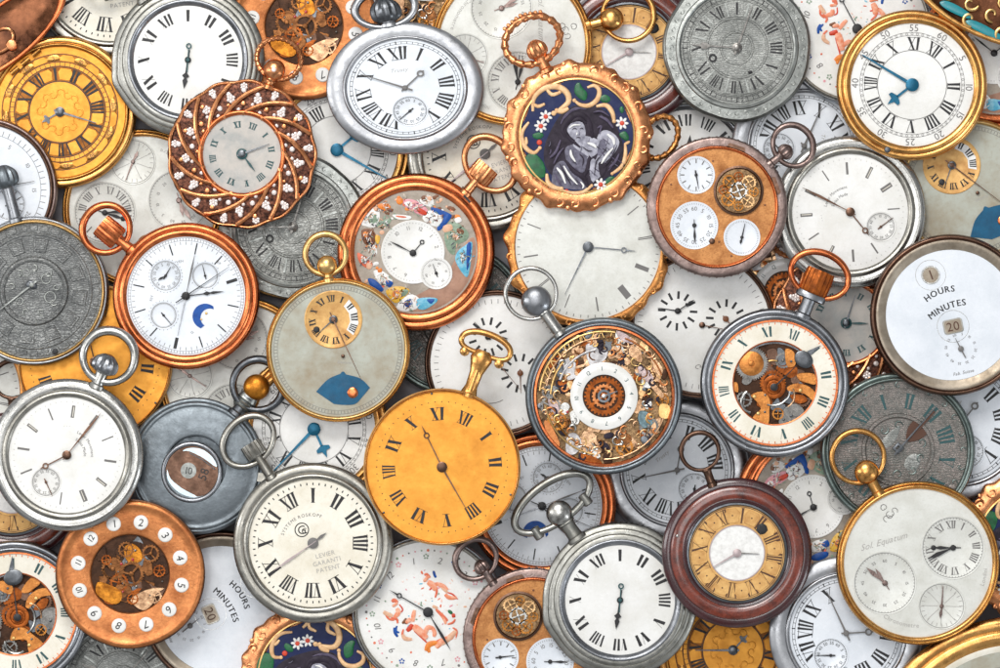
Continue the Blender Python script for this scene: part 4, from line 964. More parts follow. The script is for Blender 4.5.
def k17():  # pierced skeleton with white chapter ring
    r = empty('pocket_watch')
    case(r, 77, 72, 68.5, 'gun', 'steel', 'round')
    MB().lathe([(68.8, 8.4), (68.4, 9.6), (66.6, 9.8), (66, 8.4)], 96).build('inner_bezel', 'copper', r)
    pal = ['pinkgilt', 'pinkgilt', 'brass_pale', 'copper_dial', 'silver', 'steel_dark', 'rust', 'pinkgilt', 'hollow']
    movement(r, 0, 0, 66, 77, pal, ng=4, nb=80, nj=14, back='rockplate', bs=.33, gm=('pinkgilt', 'iron', 'copper_dial', 'pinkgilt'))
    rnd = random.Random(41); Z17 = lambda P: [((a-330)/4.175, (338-e)/4.175) for a, e in P]
    for (x, y) in Z17([(220, 170), (235, 205), (150, 235), (120, 312), (180, 305), (315, 130), (370, 160), (400, 205), (470, 250), (495, 310), (578, 250), (490, 378), (540, 462), (350, 500), (330, 540), (160, 488), (345, 600), (430, 560), (70, 380), (125, 350), (110, 180), (180, 120), (235, 95), (270, 85), (150, 150), (400, 500), (560, 330), (500, 520)]):
        e = rnd.uniform(2, 4.6); MB().dome(x, y, e, 6.3, .5, e*rnd.uniform(.8, 2), n=9, rot=rnd.uniform(0, 180)).build('gap_shade_patch', rnd.choice(['violet_dark', 'steel_dark', 'violet_dark', 'hollow']), r)  # dark patches on the plate, painted shade for the openings
    for (x, y, e, m) in ((48, 22, 9, 'brass_pale'), (44, -30, 10, 'iron'), (20, -50, 9, 'brass'), (-14, -52, 11, 'pinkgilt'), (-46, -24, 10, 'brass'), (-54, 4, 7, 'iron'), (24, 48, 10, 'pinkgilt'), (57, -4, 7, 'brass')): MB().gear(x, y, e, 7.2, 7.9, int(e*2.4), 5, x).build('gear_wheel', m, r)
    for m, P in (('whitemetal', [(165, 195), (195, 180), (215, 205), (210, 250), (235, 255), (180, 275), (168, 240)]), ('whitemetal', [(255, 130), (290, 125), (310, 150), (345, 150), (335, 190), (280, 215), (262, 190)]), ('whitemetal', [(180, 500), (215, 490), (240, 530), (215, 575), (175, 570)]), ('pinkgilt', [(440, 130), (480, 150), (485, 200), (455, 190), (430, 160)]),
                 ('pinklilac', [(470, 215), (515, 235), (535, 275), (500, 280), (475, 250)]), ('pinkgilt', [(510, 285), (530, 280), (575, 330), (560, 345)]), ('pinkgilt', [(540, 270), (555, 265), (590, 310), (578, 320)]), ('teal_grey', [(475, 400), (510, 405), (530, 450), (495, 470), (470, 440)]), ('pinklilac', [(100, 350), (140, 370), (150, 415), (115, 400)]), ('copper_dial', [(85, 440), (110, 450), (150, 530), (135, 545), (95, 490)]), ('pinkgilt', [(250, 480), (300, 500), (290, 560), (250, 570), (235, 520)]), ('oldbrown', [(375, 510), (420, 490), (445, 515), (410, 545), (385, 535)]), ('pinklilac', [(380, 70), (430, 90), (450, 125), (400, 110)]), ('pinkgilt', [(520, 170), (570, 220), (560, 260), (530, 220)]), ('gold_pale', [(560, 370), (600, 380), (590, 430), (555, 420)]), ('rust', [(230, 570), (300, 590), (320, 615), (250, 605)])):
        MB().plate(Z17(P), 6.6, 1.5).build('pierced_figure', m, r)
    for q, a0, a1, w, m in ((63, -85, 10, 1.2, 'gold_pale'), (57, -80, -5, 1.0, 'pinkgilt'), (52, -88, -50, 1.0, 'gold_pale'), (60, 20, 70, .9, 'copper_dial'), (58, 190, 260, 1.0, 'gold_pale'), (53, 195, 250, .8, 'brass'), (62, 110, 180, .9, 'pinkgilt'), (46, -70, -10, 1.3, 'whitemetal')):
        MB().tube([(*pol(a0+(a1-a0)*i/20, q), 8.2) for i in range(21)], w, False, 8).build('pierced_band', m, r)
    for i in range(16):
        a = -84+i*6; MB().tube([(*pol(a, 57), 8.1), (*pol(a+rnd.uniform(-3, 5), 63), 8.3)], .8, False, 6).build('pierced_rib', 'gold_pale', r)
    for k in range(95):
        a = k*3.8+rnd.uniform(-5, 5); q = rnd.uniform(38, 63); x, y = pol(a, q); b = MB()
        curl(b, x, y, rnd.uniform(2.6, 6.5), rnd.uniform(0, 360), rnd.uniform(.4, .95), 8.3, rnd.uniform(.7, 1.35), rnd.choice((-1, 1)), 10)
        b.build('pierced_scroll', rnd.choice(['pinkgilt', 'gold_pale', 'pinkgilt', 'copper_dial', 'violet_dark', 'silver', 'oldbrown', 'brass_pale']), r)
    MB().lathe([(33, 8.2), (33, 9.8), (32.4, 10.1), (21.6, 10.1), (21, 9.8), (21, 8)], 80).build('chapter_ring', 'enamel', r)
    d = KIDS[r.name][-1]
    b = MB()
    for k in range(12): b.text(str(k or 12), *pol(30*k-35, 27), 5.6, 30*k-35, 10.3)
    b.build('numerals', 'ink_green', d)
    MB().ring(0, 0, 0, 21, 8.2).build('centre_well', 'hollow', r)
    MB().gear(0, 0, 19.5, 8.4, 9, 30, 5).build('gear_wheel', 'rust', r)
    MB().gear(0, 0, 12, 9.1, 9.7, 20, 4, 30).build('gear_wheel', 'copper_dial', r)
    b = MB(); b.lathe([(6.5, 9), (6.4, 10.6), (4.2, 10.6), (4, 9.4)], 28); b.build('centre_collar', 'steel_dark', r)
    b = MB(); b.lathe([(2.2, 9.5), (2.2, 11.4), (0, 11.8)], 16); b.build('centre_pin', 'silver', r)
    hand(r, 'hour_hand', 'steel_dark', 70, 14, 10.2, 'plain', 1.8, 3)
    bow(r, 77, -35.5, 123, 25, 25, 2.1, 'silver', 'steel', 'ball', 114, 15, 7, nk=98)
    return r, 77

def k18():  # digital hours and minutes
    r = empty('pocket_watch')
    case(r, 79, 74.5, 73, 'brownmetal', 'brownmetal', 'round')
    MB().lathe([(74.2, 9), (74, 10.3), (73, 10.4), (72.6, 9.6)], 110).build('case_ring', 'gold_dark', r)
    MB().lathe(cat([(73.4, 11), (71, 11.2), (67, 10), (64, 9)], 3, False)+[(63.6, 8.3)], 96).build('inner_bezel', 'tan', r)
    d = dial(r, 65, 'enamel_blue')
    b = MB(); b.lathe([(9.2, 8.4), (9, 9.2), (7.6, 9.2), (7.4, 8.6)], 40, -20, 39); b.ring(2, -11, 15.4, 15.8, ZD+.2); b.ring(-20, 39, 14.5, 14.9, ZD+.2); b.build('aperture_rim', 'silver', r)
    b = MB(); b.ring(-20, 39, 0, 7.6, ZD+.25); b.build('hour_window', 'tan', r); w = KIDS[r.name][-1]
    MB().text('1', -20.5, 39, 14, -20, ZD+.5).build('hour_numeral', 'ink_brown', w)
    pts = []
    for sx, sy in ((1, 1), (-1, 1), (-1, -1), (1, -1)):
        for k in range(5):
            a0 = {(1, 1): 0, (-1, 1): 90, (-1, -1): 180, (1, -1): 270}[(sx, sy)]; a = radians(a0+22.5*k); pts.append((sx*8+3.4*cos(a), sy*5+3.4*sin(a)))
    c_, s_ = cos(radians(12)), sin(radians(12)); T = lambda k: [(2+(p[0]*c_-p[1]*s_)*k, -11+(p[0]*s_+p[1]*c_)*k) for p in pts]
    MB().prism(T(.86), ZD-.2, ZD+.6, .03).build('minute_frame', 'silver_warm', r)
    MB().prism(T(.72), ZD, ZD+.8).build('minute_window', 'tan', r); w = KIDS[r.name][-1]
    MB().text('20', 2, -11, 12.5, -12, ZD+1.0).build('minute_numeral', 'ink_brown', w)
    b = MB(); b.arctext('HOURS', 4, -19, 45, 8.6, -21, ZD+.2, sp=1.1); b.arctext('HOURS', 4.45, -19, 45, 8.6, -21, ZD+.23, sp=1.1); b.build('hours_lettering', 'ink', d)
    b = MB(); b.arctext('MINUTES', 18.4, -47, 60, 8.8, -23, ZD+.2, sp=1.1); b.arctext('MINUTES', 18.85, -47, 60, 8.8, -23, ZD+.23, sp=1.1); b.build('minutes_lettering', 'ink', d)
    b = MB()
    for k in range(12): b.text(str(5*k or 60), *pol(-25+30*k, 14.5, (9.5, -33)), 3.6, -25+30*k, ZD+.2)
    b.text('Fab. Suisse', 12, -56, 4.5, -12, ZD+.2, .3); b.build('seconds_numerals', 'ink_grey', d)
    hand(r, 'seconds_hand', 'ink_grey', -28, 12, ZD+.9, 'plain', 1.1, 10, c=(9.5, -33), hub=2.8)
    return r, 79

def k19():  # gold dial
    r = empty('pocket_watch')
    case(r, 77, 75.6, 73.6, 'goldmatt', 'gold', 'round')
    d = dial(r, 74.5, 'gold_dial')
    romans(d, 25, 52.5, 12.5, 12, 'ink', T=2.9, t=.7)
    b = MB(); b.dots(60, 64, .55, ZD+.2); b.build('minute_dots', 'ink_brown', d)
    b = MB()
    for k in (0, 4, 8): b.dome(*pol(-8+30*k, 72.4), 1.2, ZD, 1, n=7)
    b.build('case_screw', 'steel_dark', r)
    hand(r, 'minute_hand', 'brownmetal', 150, 49, ZD+2, 'plain', 1.6, 5, hub=5.2)
    hand(r, 'hour_hand', 'brownmetal', -26, 46, ZD+1.2, 'breguet', 1.8, 4, hub=4)
    bow(r, 77, 20, 124, 25, 14, 2.8, 'gold', 'gold', None, 100, 8, 6.5, squash=.5, nk=106)
    MB().axlathe(20, 6, [(76, 8.5), (84, 6), (98, 6.6), (106, 9), (112, 11), (117, 10), (121, 6)], 24, flat=.62).build('crown', 'gold', r)
    b = MB()
    for s in (-1, 1): dx, dy = A(20); b.dome(dx*114+dy*18*s, dy*114-dx*18*s, 5, 3, 7, n=12)
    b.build('bow_lug', 'gold', r)
    return r, 77

def k20():  # porthole
    r = empty('pocket_watch')
    MB().lathe([(0, 0)]+cat([(58, 0), (65, .8), (67.5, 4), (67, 6.4), (64.5, 7.6), (63.6, 7.0), (62, 8.4), (60, 8.6), (58, 8.0), (50, 9.2), (38, 10.2), (31, 10.2)], 4, False)+[(30, 9.8), (29.4, 7)], 110).build('case', 'gun', r)
    MB().lathe(cat([(30.4, 10), (29.8, 11.4), (28, 12), (26.2, 11.2), (25.6, 9.5)], 3, False)+[(25.4, 6.5)], 80, -4, -6).build('porthole_rim', 'steel', r)
    Z20 = lambda P: [((a-279)/6.07, (279-e)/6.07) for a, e in P]
    MB().ring(-4, -6, 0, 26, 9.8).build('window_plate', 'brownmetal', r); d = KIDS[r.name][-1]
    for P in ([(108, 300), (128, 355), (200, 415), (285, 462), (240, 468), (180, 448), (130, 400), (108, 350)], [(200, 188), (240, 190), (320, 228), (402, 285), (385, 235), (340, 192), (290, 172), (235, 172)]): MB().prism(cat(Z20(P), 3), 9.8, 10.1).build('glint_lune', 'glint', r)  # pale lunes: glints of the porthole glass, put in as colour
    b = MB(); x, y = Z20([(235, 306)])[0]; b.ring(x, y, 0, 7.8, 10.0, 28); b.cur = 1; b.text('10', x, y, 10, 8, 10.2); b.build('hour_numeral', ['pewter', 'ink'], d)
    b = MB(); x, y = Z20([(325, 345)])[0]; b.text('58', x, y+3, 12, -70, 10.2); b.build('minute_numeral', 'ink', d)
    b = MB(); b.tube([(*q, 10.2) for q in Z20([(240, 200), (320, 240), (395, 300)])], .5, False, 6); b.build('plate_edge', 'steel_dark', d)
    b = MB(); b.prism([pol(96, 62), pol(96, 72), pol(103, 73), pol(104, 62)], 3, 9); b.build('thumb_catch', 'silver_warm', r)
    bow(r, 67, 37.5, 101, 25, 25, 4.0, 'steel_dark', 'amber', 'ball', 98, 13, 8, nk=82)
    MB().axlathe(37.5, 6, [(72, 7), (74, 10), (76, 7.5), (78, 10), (80, 7.5), (82, 10), (86, 9), (92, 7.5)], 24, flat=.58).build('winding_stem', 'pewter', r)
    return r, 68

def k21():  # engraved pewter with gilt inner ring
    r = empty('pocket_watch')
    case(r, 74, 70, 67, 'steel', 'gold_pale', 'round')
    d = MB().lathe([(67.4, ZD), (58, ZD), (57, 9.2), (55.5, 9.2), (54.5, ZD), (34.5, ZD-.3), (33, 10.2), (31, 10.6), (29.2, 9.6), (28.6, ZD), (17, ZD-.2), (0, ZD+.3)], 100).build('dial', 'engr_dark', r)
    for k in range(12):
        a = 30*k+8; b = MB(); b.prism([pol(a-9, 39), pol(a+9, 39), pol(a+8.5, 53), pol(a-8.5, 53)], ZD, 9.5, .08); b.build('cartouche', 'engr_dark', d)
        b = MB(); b.prism([pol(a-6.6, 41), pol(a+6, 41.5), pol(a+6, 50.5), pol(a-6, 50.5)], 9.5, 9.9, .1); b.build('cartouche_panel', 'engr_dark', d)
    b = MB()
    for k in range(36): b.prism([pol(10*k-3.6, 59.5), pol(10*k+3.6, 59.5), pol(10*k+3.6, 65), pol(10*k-3.6, 65)], ZD, 9.2, .1)
    b.build('border_tiles', 'engr_dark', d)
    b = MB()
    for (x, y, e) in ((-8, 18, 4.4), (12, 12, 5.2), (16, -6, 6), (-14, -10, 4)): b.lathe([(e, 8.4), (e-.3, 9.0), (e-1, 9.0), (e-1.2, 8.5)], 24, x, y)
    for k in range(9): curl(b, *pol(40*k, 22), 4, 40*k, .8, 8.8, .8, 1, 10)
    b.build('raised_scrolls', 'pewter', d)
    b = MB(); b.dome(-2, 6, 6, ZD, 1.6, 4, n=12, rot=30); b.dome(-5, 6, 3, ZD+1.5, 1.4, n=9); b.build('centre_boss', 'steel_dark', r)
    hand(r, 'minute_hand', 'pewter', 232, 52, ZD+1.9, 'plain', 1.5, 6, c=(-2, 6), hub=2.5)
    MB().dome(21, -60, 3, 9, 1.5, n=9).build('case_pin', 'ink', r)
    bow(r, 74, -14.5, 122, 0, 0, 4, 'steel', 'gun', 'onion', 118, 13, 7, nk=104)
    return r, 74

def k22():  # silver, cream dial, signed
    r = empty('pocket_watch')
    case(r, 79, 69, 63, 'silver_warm', 'silver_warm', 'round')
    d = dial(r, 64, 'cream')
    romans(d, -30, 47, 14.5, 14, 'ink', T=2.9, t=1.0)
    b = MB(); b.ticks(60, 57, 59.4, 1.1, ZD+.2); b.build('minute_track', 'ink', d)
    b = MB(); b.arctext('SYSTEME ROSKOPF', -2, -2, 30, 4.6, -25, ZD+.2, sp=1.15); b.build('arc_lettering', 'ink_grey', d)
    b = MB(); b.ring(-11, 13, 6.2, 7.2, ZD+.2, 32); b.text('G', -11, 13, 12, -10, ZD+.25); b.text('C', -8.5, 12, 8, -10, ZD+.3); b.build('monogram', 'ink', d)
    b = MB()
    for i, t in enumerate(('LEVIER', 'GARANTI', 'PATENT')): b.text(t, 12+i*1.5, -11-7*i, 6.2, -14, ZD+.2)
    b.build('stamped_lettering', 'ink_faint', d)
    hand(r, 'minute_hand', 'dotgrey', 235, 48, ZD+2, 'leaf', 1.5, 4, hub=0)
    hand(r, 'hour_hand', 'ink_grey', 52, 17, ZD+1.2, 'leaf', 2.0, 10, hub=5.4)
    bow(r, 79, -32.5, 119, 28, 22, 3.2, 'silver_warm', 'silver_warm', 'drum', 108, 10, 6, nk=100, tilt=-12)
    return r, 79

def k23():  # cherubs on white
    r = empty('pocket_watch')
    case(r, 76, 73, 69.5, 'steel', 'silver_warm', 'round')
    d = dial(r, 70.5, 'enamel')
    b = MB()
    for k in range(12): b.text(str(k or 12), *pol(-47+30*k, 52), 9, -47+30*k, ZD+.25, .2)
    b.build('numerals', 'ink_grey', d)
    b = MB(); rnd = random.Random(9)
    for k in range(60):
        x, y = pol(6*k, 61); b.cur = (0, 1, 2, 3)[k % 4]; b.ring(x, y, 0, .9+.5*(k % 5 == 0), ZD+.2, 8)
    for k in range(12):
        x, y = pol(-32+30*k, 55); b.cur = (2, 3, 4)[k % 3]
        for j in range(5): b.ring(*pol(72*j, 2, (x, y)), 0, 1.0, ZD+.22, 7)
    b.build('flower_border', ['pinkred', 'ink_grey', 'pink', 'sage', 'blue'], d)
    def cherub(x, y, s, rot, m1):
        c_, s_ = cos(radians(-rot)), sin(radians(-rot)); T = lambda p: [(x+(a*c_-q*s_)*s, y+(a*s_+q*c_)*s) for a, q in p]
        b = MB(); z = ZD+.15
        b.cur = 0
        b.blob(T([(-4, 5), (0, 7), (4, 5), (5, -1), (4, -7), (-1, -9), (-5, -5), (-5, 0)]), z, 1.1)
        b.blob(T([(3, 4), (9, 8), (14, 7), (13, 10), (7, 11), (2, 7)]), z+.1, 1.0)
        b.blob(T([(-3, 4), (-9, 3), (-13, -3), (-11, -5), (-7, -1), (-3, 1)]), z+.1, 1.0)
        b.blob(T([(-4, -5), (-8, -12), (-14, -17), (-11, -19), (-4, -14), (-1, -8)]), z+.1, 1.0)
        b.blob(T([(2, -6), (8, -10), (9, -18), (12, -18), (12, -9), (5, -4)]), z+.1, 1.0)
        b.blob(T([(-3.5, 11), (0, 14.5), (4, 12), (4, 8.5), (0, 6.5), (-3, 8)]), z+.2, 1.3)
        b.cur = 1
        b.blob(T([(-4, 12), (-2, 16), (3, 16), (5, 12), (1, 14)]), z+.6, 1.0)
        b.blob(T([(-6, 4), (-14, 12), (-18, 9), (-15, 6), (-10, 3)]), z, .8)
        b.xf(0, lambda a, e, h: (a, e, z+(h-z)*.55)); b.build('painted_cherub', ['cherub', m1], d)
    Z23 = lambda P: [((a-352)/6.07, (407-e)/6.07) for a, e in P]
    def brush(F, nm='painted_cherub'):
        b = MB(); ms = ['cherub', 'pinkred', 'red', 'brown', 'white', 'orange', 'blue', 'skin']; z0 = ZD+.15
        for c, w, P in F:
            b.cur = c; Q = cat(Z23(P), 4, False); n = len(Q); b.tube([(q[0], q[1], z0+.15) for q in Q], [w*(.45+.55*sin(pi*(i+1)/(n+1))) for i in range(n)], False, 7, .3); z0 += .03
        b.build(nm, ms, d)
    brush([(0, 4.2, [(335, 200), (350, 212)]), (0, 3.4, [(350, 225), (380, 245), (400, 275)]), (0, 2.4, [(400, 235), (440, 250), (470, 275)]), (0, 2.2, [(455, 300), (480, 320), (525, 320)]), (1, 1.4, [(330, 185), (345, 180), (365, 200)]), (2, .9, [(365, 225), (372, 260), (360, 275)]), (1, 1.2, [(395, 230), (405, 280), (395, 320)]), (7, 2, [(365, 235), (385, 255)]), (7, 1.4, [(430, 255), (470, 290)]), (2, .8, [(470, 290), (500, 300), (530, 330)])])
    brush([(0, 3.6, [(150, 355), (160, 368)]), (1, 2.0, [(135, 345), (150, 335), (170, 350)]), (7, 2.4, [(85, 405), (110, 420), (140, 430)]), (0, 2.6, [(165, 385), (175, 410), (150, 440)]), (1, 1.3, [(130, 440), (165, 450), (170, 475)]), (2, .8, [(180, 360), (200, 390), (190, 410)]), (1, 1.2, [(90, 400), (115, 445), (150, 455)])])
    brush([(3, 3.6, [(205, 455), (218, 465)]), (0, 4.0, [(225, 450), (238, 470)]), (2, 2.6, [(225, 520), (245, 500), (258, 480)]), (0, 2.2, [(272, 395), (265, 430), (262, 465)]), (0, 4.0, [(265, 490), (300, 520), (345, 565)]), (0, 2.6, [(330, 545), (350, 500), (385, 505)]), (0, 2.2, [(380, 500), (392, 530), (388, 555)]), (7, 2.2, [(200, 540), (215, 565), (255, 570)]), (2, 1.0, [(270, 520), (310, 555), (345, 590)]), (1, 1.2, [(205, 510), (200, 545), (235, 572)]), (3, .9, [(205, 465), (222, 475), (232, 462)]), (7, 1.8, [(285, 500), (315, 525)])])
    brush([(5, 3.0, [(340, 640), (360, 600), (410, 590)]), (0, 3.2, [(400, 620), (440, 580), (500, 555)]), (7, 3.0, [(430, 600), (480, 560), (520, 520)]), (5, 1.8, [(350, 600), (360, 650)]), (1, 1.2, [(365, 610), (420, 575), (470, 560)]), (1, 1.0, [(500, 500), (525, 520), (520, 560)])], 'painted_drapery')
    brush([(1, 1.8, [(400, 390), (440, 430), (470, 460)]), (0, 1.6, [(420, 410), (450, 450), (460, 480)]), (2, 2.2, [(495, 430), (515, 425)]), (1, 1.2, [(470, 480), (500, 470), (515, 450)]), (7, 1.6, [(380, 370), (410, 385)])], 'painted_garland')
    brush([(6, 1.4, [(385, 160), (392, 185), (400, 200)])], 'painted_ribbon')
    brush([(6, 1.6, [(150, 500), (155, 530), (170, 555)]), (6, 1.2, [(165, 490), (160, 520), (180, 530)])], 'painted_ribbon')
    for i in range(60):
        a = rnd.uniform(0, 360); q = rnd.uniform(8, 48); x, y = pol(a, q)
        MB().dome(x, y, rnd.uniform(.4, 1.2), ZD+.05, .25, rnd.uniform(.6, 2.2), n=7, rot=rnd.uniform(0, 180)).build('painted_petal', rnd.choice(['wash', 'wash', 'pink', 'wash', 'pinkred', 'cyan', 'sage', 'skin']), d)
    MB().dome(22, -0, 3, ZD+.1, .5, 1.8, n=10, rot=40).build('painted_leaf', 'green', d)
    hand(r, 'minute_hand', 'ink', -60, 44, ZD+2.1, 'breguet', 1.6, 6, hub=5)
    hand(r, 'hour_hand', 'ink', 149, 44, ZD+1.5, 'leaf', 1.8, 5, hub=3)
    return r, 76

def k24():  # slim gold case, silvered dial, three small dials
    r = empty('pocket_watch')
    case(r, 80, 77, 72.5, 'gold_dark', 'gold', 'round')
    d = dial(r, 73.5, 'silvered')
    subdial(r, 34, 15, 31, 'silvered', -5, 'ink_grey', nums='roman', ang=270, L=20, hs='leaf', a2=247, l2=27)
    MB().dome(34-19, 15, 2.6, ZD+1.0, .8, n=10).build('hand_tip', 'ink', r)
    subdial(r, -32.5, -19.5, 31, 'silvered', 0, 'ink_grey', nums='few', ang=-33, L=17, hs='leaf', a2=-50, l2=24, hm='purple', size=4.2)
    s = subdial(r, 23, -42, 23, 'silvered', 0, 'ink_grey', nums=False, ang=4, L=20, a2=188, l2=12, hm='purple', tick=0)
    b = MB(); b.ticks(8, 4, 19, .5, ZD+.62, (23, -42), 2); b.ticks(24, 17, 20.5, .5, ZD+.64, (23, -42), 0); b.build('sector_lines', 'ink_faint', s)
    MB().text('Sol. Equatum', -34, 21, 8.5, -16, ZD+.2, .5).build('script_lettering', 'ink_faint', d)
    MB().arctext('Chronometre', 0, 0, 61, 6.0, 196, ZD+.2, inward=True).build('script_lettering', 'ink_faint', d)
    MB().arctext('Londini', 0, 0, 66, 5.6, 102, ZD+.2, inward=True).build('script_lettering', 'ink_faint', d)
    b = MB()
    for k in range(7): curl(b, -29+rn(k)*6, 50+rn(k+9)*6, 4, 60*k, .7, ZD+.1, .35, 1 if k % 2 else -1, 10)
    b.build('engraved_crest', 'ink_grey', d)
    bow(r, 80, -29.5, 119, 25.5, 25.5, 2.6, 'gold', 'gold', 'ball', 102, 12, 6.5, nk=92)
    return r, 80
def rn(k): return ((k*7919+13) % 101)/50-1

def k25():  # green-grey engraved pewter
    r = empty('pocket_watch')
    case(r, 76, 71, 67.5, 'pewter_green', 'pewter_green', 'round')
    d = MB().lathe([(68, ZD), (61, ZD), (60.6, 8.8), (60, 8.8), (59.6, ZD), (36, ZD), (35.2, 10), (32.6, 10.2), (31.2, ZD-.2), (15, ZD), (0, ZD+.2)], 100).build('dial', 'engr_green', r)
    romans(d, -47, 49, 15, 15, 'ink_green', T=2.6, t=.9, z=ZD+.3)
    b = MB()
    for k in range(24): x, y = pol(15*k, 63.5); curl(b, x, y, 3.4, 15*k, .8, ZD+.3, .7, 1 if k % 2 else -1, 9)
    for k in range(10): x, y = pol(36*k, 24); curl(b, x, y, 5, 36*k+90, .8, ZD+.3, .8, 1 if k % 2 else -1, 10)
    b.build('raised_scrolls', 'pewter_green', d)
    b = MB(); b.blob([(-18, 4), (-10, 16), (2, 24), (-2, 10), (-10, 2)], ZD, .8); b.blob([(6, -16), (16, -22), (22, -10), (18, -4), (10, -6)], ZD, .8); b.xf(0, lambda a, e, h: (a, e, ZD+.1+(h-ZD)*.3)); b.build('centre_panels', 'engr', d)
    b = MB(); b.plate([pol(44, 12), pol(24, 24), pol(30, 34), pol(44, 31), pol(58, 34), pol(64, 24)], ZD+.6, .6); b.prism([pol(43, 28), pol(47, 28), pol(44, 52), pol(42, 52)], ZD+1, ZD+1.8); b.build('hour_hand', 'ink_brown', r)
    b = MB(); b.lathe([(6, 9), (5.6, 11), (3, 11.4), (2.8, 9.8)], 4, 0, 2); b.build('winding_square', 'steel_dark', r)
    hand(r, 'minute_hand', 'steel_dark', 41, 58, ZD+2.2, 'plain', 1.5, 6)
    return r, 76

def k26():  # white with two small chapters
    r = empty('pocket_watch')
    case(r, 73, 70, 67, 'brownmetal', 'brownmetal', 'round')
    d = dial(r, 68, 'enamel')
    for (x, y, a1, a2) in ((-10, 26, -42, 95), (22, -10, 178, None)):
        b = MB(); b.ticks(12, 12, 19.5, 2.4, ZD+.2, (x, y), 12); b.build('hour_batons', 'ink', d)
        hand(r, 'small_hand', 'ink' if a2 else 'brown', a1, 20, ZD+1, 'plain', 1.2, 4, c=(x, y), hub=3)
        if a2: hand(r, 'small_hand', 'ink', a2, 20, ZD+1.7, 'serp', 1.7, 3, c=(x, y), hub=2)
    b = MB(); b.ticks(60, 59, 63.5, .6, ZD+.2); b.build('minute_track', 'ink_grey', d)
    b = MB(); b.tube([(*pol(a, 26, (-8, -14)), ZD+.1) for a in range(150, 232, 8)], .35, False, 6); b.text('C', *pol(236, 26, (-8, -14)), 7, 60, ZD+.2, .4); b.build('script_flourish', 'ink_grey', d)
    hand(r, 'sweep_hand', 'brownmetal', 140, 34, ZD+1.2, 'plain', .8, 3, hub=3)
    return r, 73

def k27():  # white dial dark rim
    r = empty('pocket_watch')
    case(r, 72, 68, 64.5, 'purple', 'brownmetal', 'round')
    d = dial(r, 65.5, 'enamel_blue')
    b = MB(); b.ticks(60, 56, 61, .6, ZD+.2); b.ring(0, 0, 55.4, 55.8, ZD+.2); b.build('minute_track', 'ink_grey', d)
    b = MB()
    for k in range(12): b.text(str(5*k or 60), *pol(30*k, 49), 6, 30*k, ZD+.2)
    b.build('numerals', 'ink_grey', d)
    subdial(r, 24, -14, 17, 'enamel_blue', 0, 'ink_grey', nums='ticks', ang=60, L=12)
    hand(r, 'minute_hand', 'ink_grey', 80, 50, ZD+2, 'plain', 1.5, 6, hub=4)
    return r, 72

def k29():  # big gold hunter, only its edge in the picture
    r = empty('pocket_watch')
    case(r, 149, 136, 122, 'gold', 'gold', 'round')
    MB().lathe([(136.8, 9.6), (136.5, 10.8), (134.6, 11), (134, 9.6)], 180).build('case_ring', 'gold_dark', r)
    MB().lathe([(122.4, 8.8), (122, 10), (119, 10), (116, 8.7)], 160).build('inner_bezel', 'cream', r)
    d = dial(r, 122.5, 'stone')
    track(d, 98, 101, 'ink_grey')
    romans(d, 0, 80, 18, 18)
    hand(r, 'minute_hand', 'bluesteel', 200, 82, ZD+2, 'plain', 2, 6, hub=4)
    hand(r, 'hour_hand', 'bluesteel', 120, 50, ZD+1.2, 'spade', 2, 6, hub=4)
    return r, 149

def lid(root, x, y, rx, ry, rot, edge, inside, kind, tz):
    """hinged cover lying open beside its watch"""
    c_, s_ = cos(radians(-rot)), sin(radians(-rot))
    b = MB(); b.lathe(cat([(0.80, 0), (.95, .8), (1.0, 3), (.985, 5.2), (.94, 6), (.88, 5.8)], 3, False)+[(.85, 4.4)], 120)
    def f(px, py, pz): u, v = px*rx, py*ry; return (x+u*c_-v*s_, y+u*s_+v*c_, pz+tz)
    b.xf(0, f); e = b.build('lid', edge, root)
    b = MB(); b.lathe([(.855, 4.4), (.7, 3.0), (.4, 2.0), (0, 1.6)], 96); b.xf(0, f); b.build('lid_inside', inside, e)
    q = MB()
    if kind == 'copper':
        P = [(x+(a*c_-d*s_), y+(a*s_+d*c_), tz+4.6) for a, d in [(-10+15*cos(t*pi/8), -2+10*sin(t*pi/8)) for t in range(16)]]
        q.tube(P, 1.8, True, 8); q.dome(x-4*c_+12*s_, y-4*s_-12*c_, 6, tz+3.6, 3, n=12); q.build('lid_spring', 'rose', e)
    else:
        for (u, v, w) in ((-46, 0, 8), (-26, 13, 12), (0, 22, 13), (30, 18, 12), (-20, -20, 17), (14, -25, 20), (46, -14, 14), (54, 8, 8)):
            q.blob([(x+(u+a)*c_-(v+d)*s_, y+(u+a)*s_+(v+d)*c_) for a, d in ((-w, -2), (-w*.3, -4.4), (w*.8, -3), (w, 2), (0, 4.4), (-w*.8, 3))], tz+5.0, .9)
        q.build('lid_reflection', 'teal', e)  # teal pieces paint the hands' reflection inside the lid
        q = MB()
        for i, (u, v) in enumerate(((-34, -10), (-10, -8), (14, -8), (38, -2), (-38, 8), (-12, 8), (18, 8), (-4, -22), (32, -20))): curl(q, x+u*c_-v*s_, y+u*s_+v*c_, 8, 40+70*i, .8, tz+5.4, 1.8)
        q.build('lid_scrolls', 'gold_pale', e)

KB = dict(k1=k1, k2=k2, k3=k3, k4=k4, k5=k5, k6=k6, k7=k7, k8=k8, k9=k9, k10=k10, k11=k11, k12=k12, k13=k13, k14=k14, k15=k15, k16=k16, k17=k17, k18=k18, k19=k19, k20=k20, k21=k21, k22=k22, k23=k23, k24=k24, k25=k25, k26=k26, k27=k27, k29=k29)
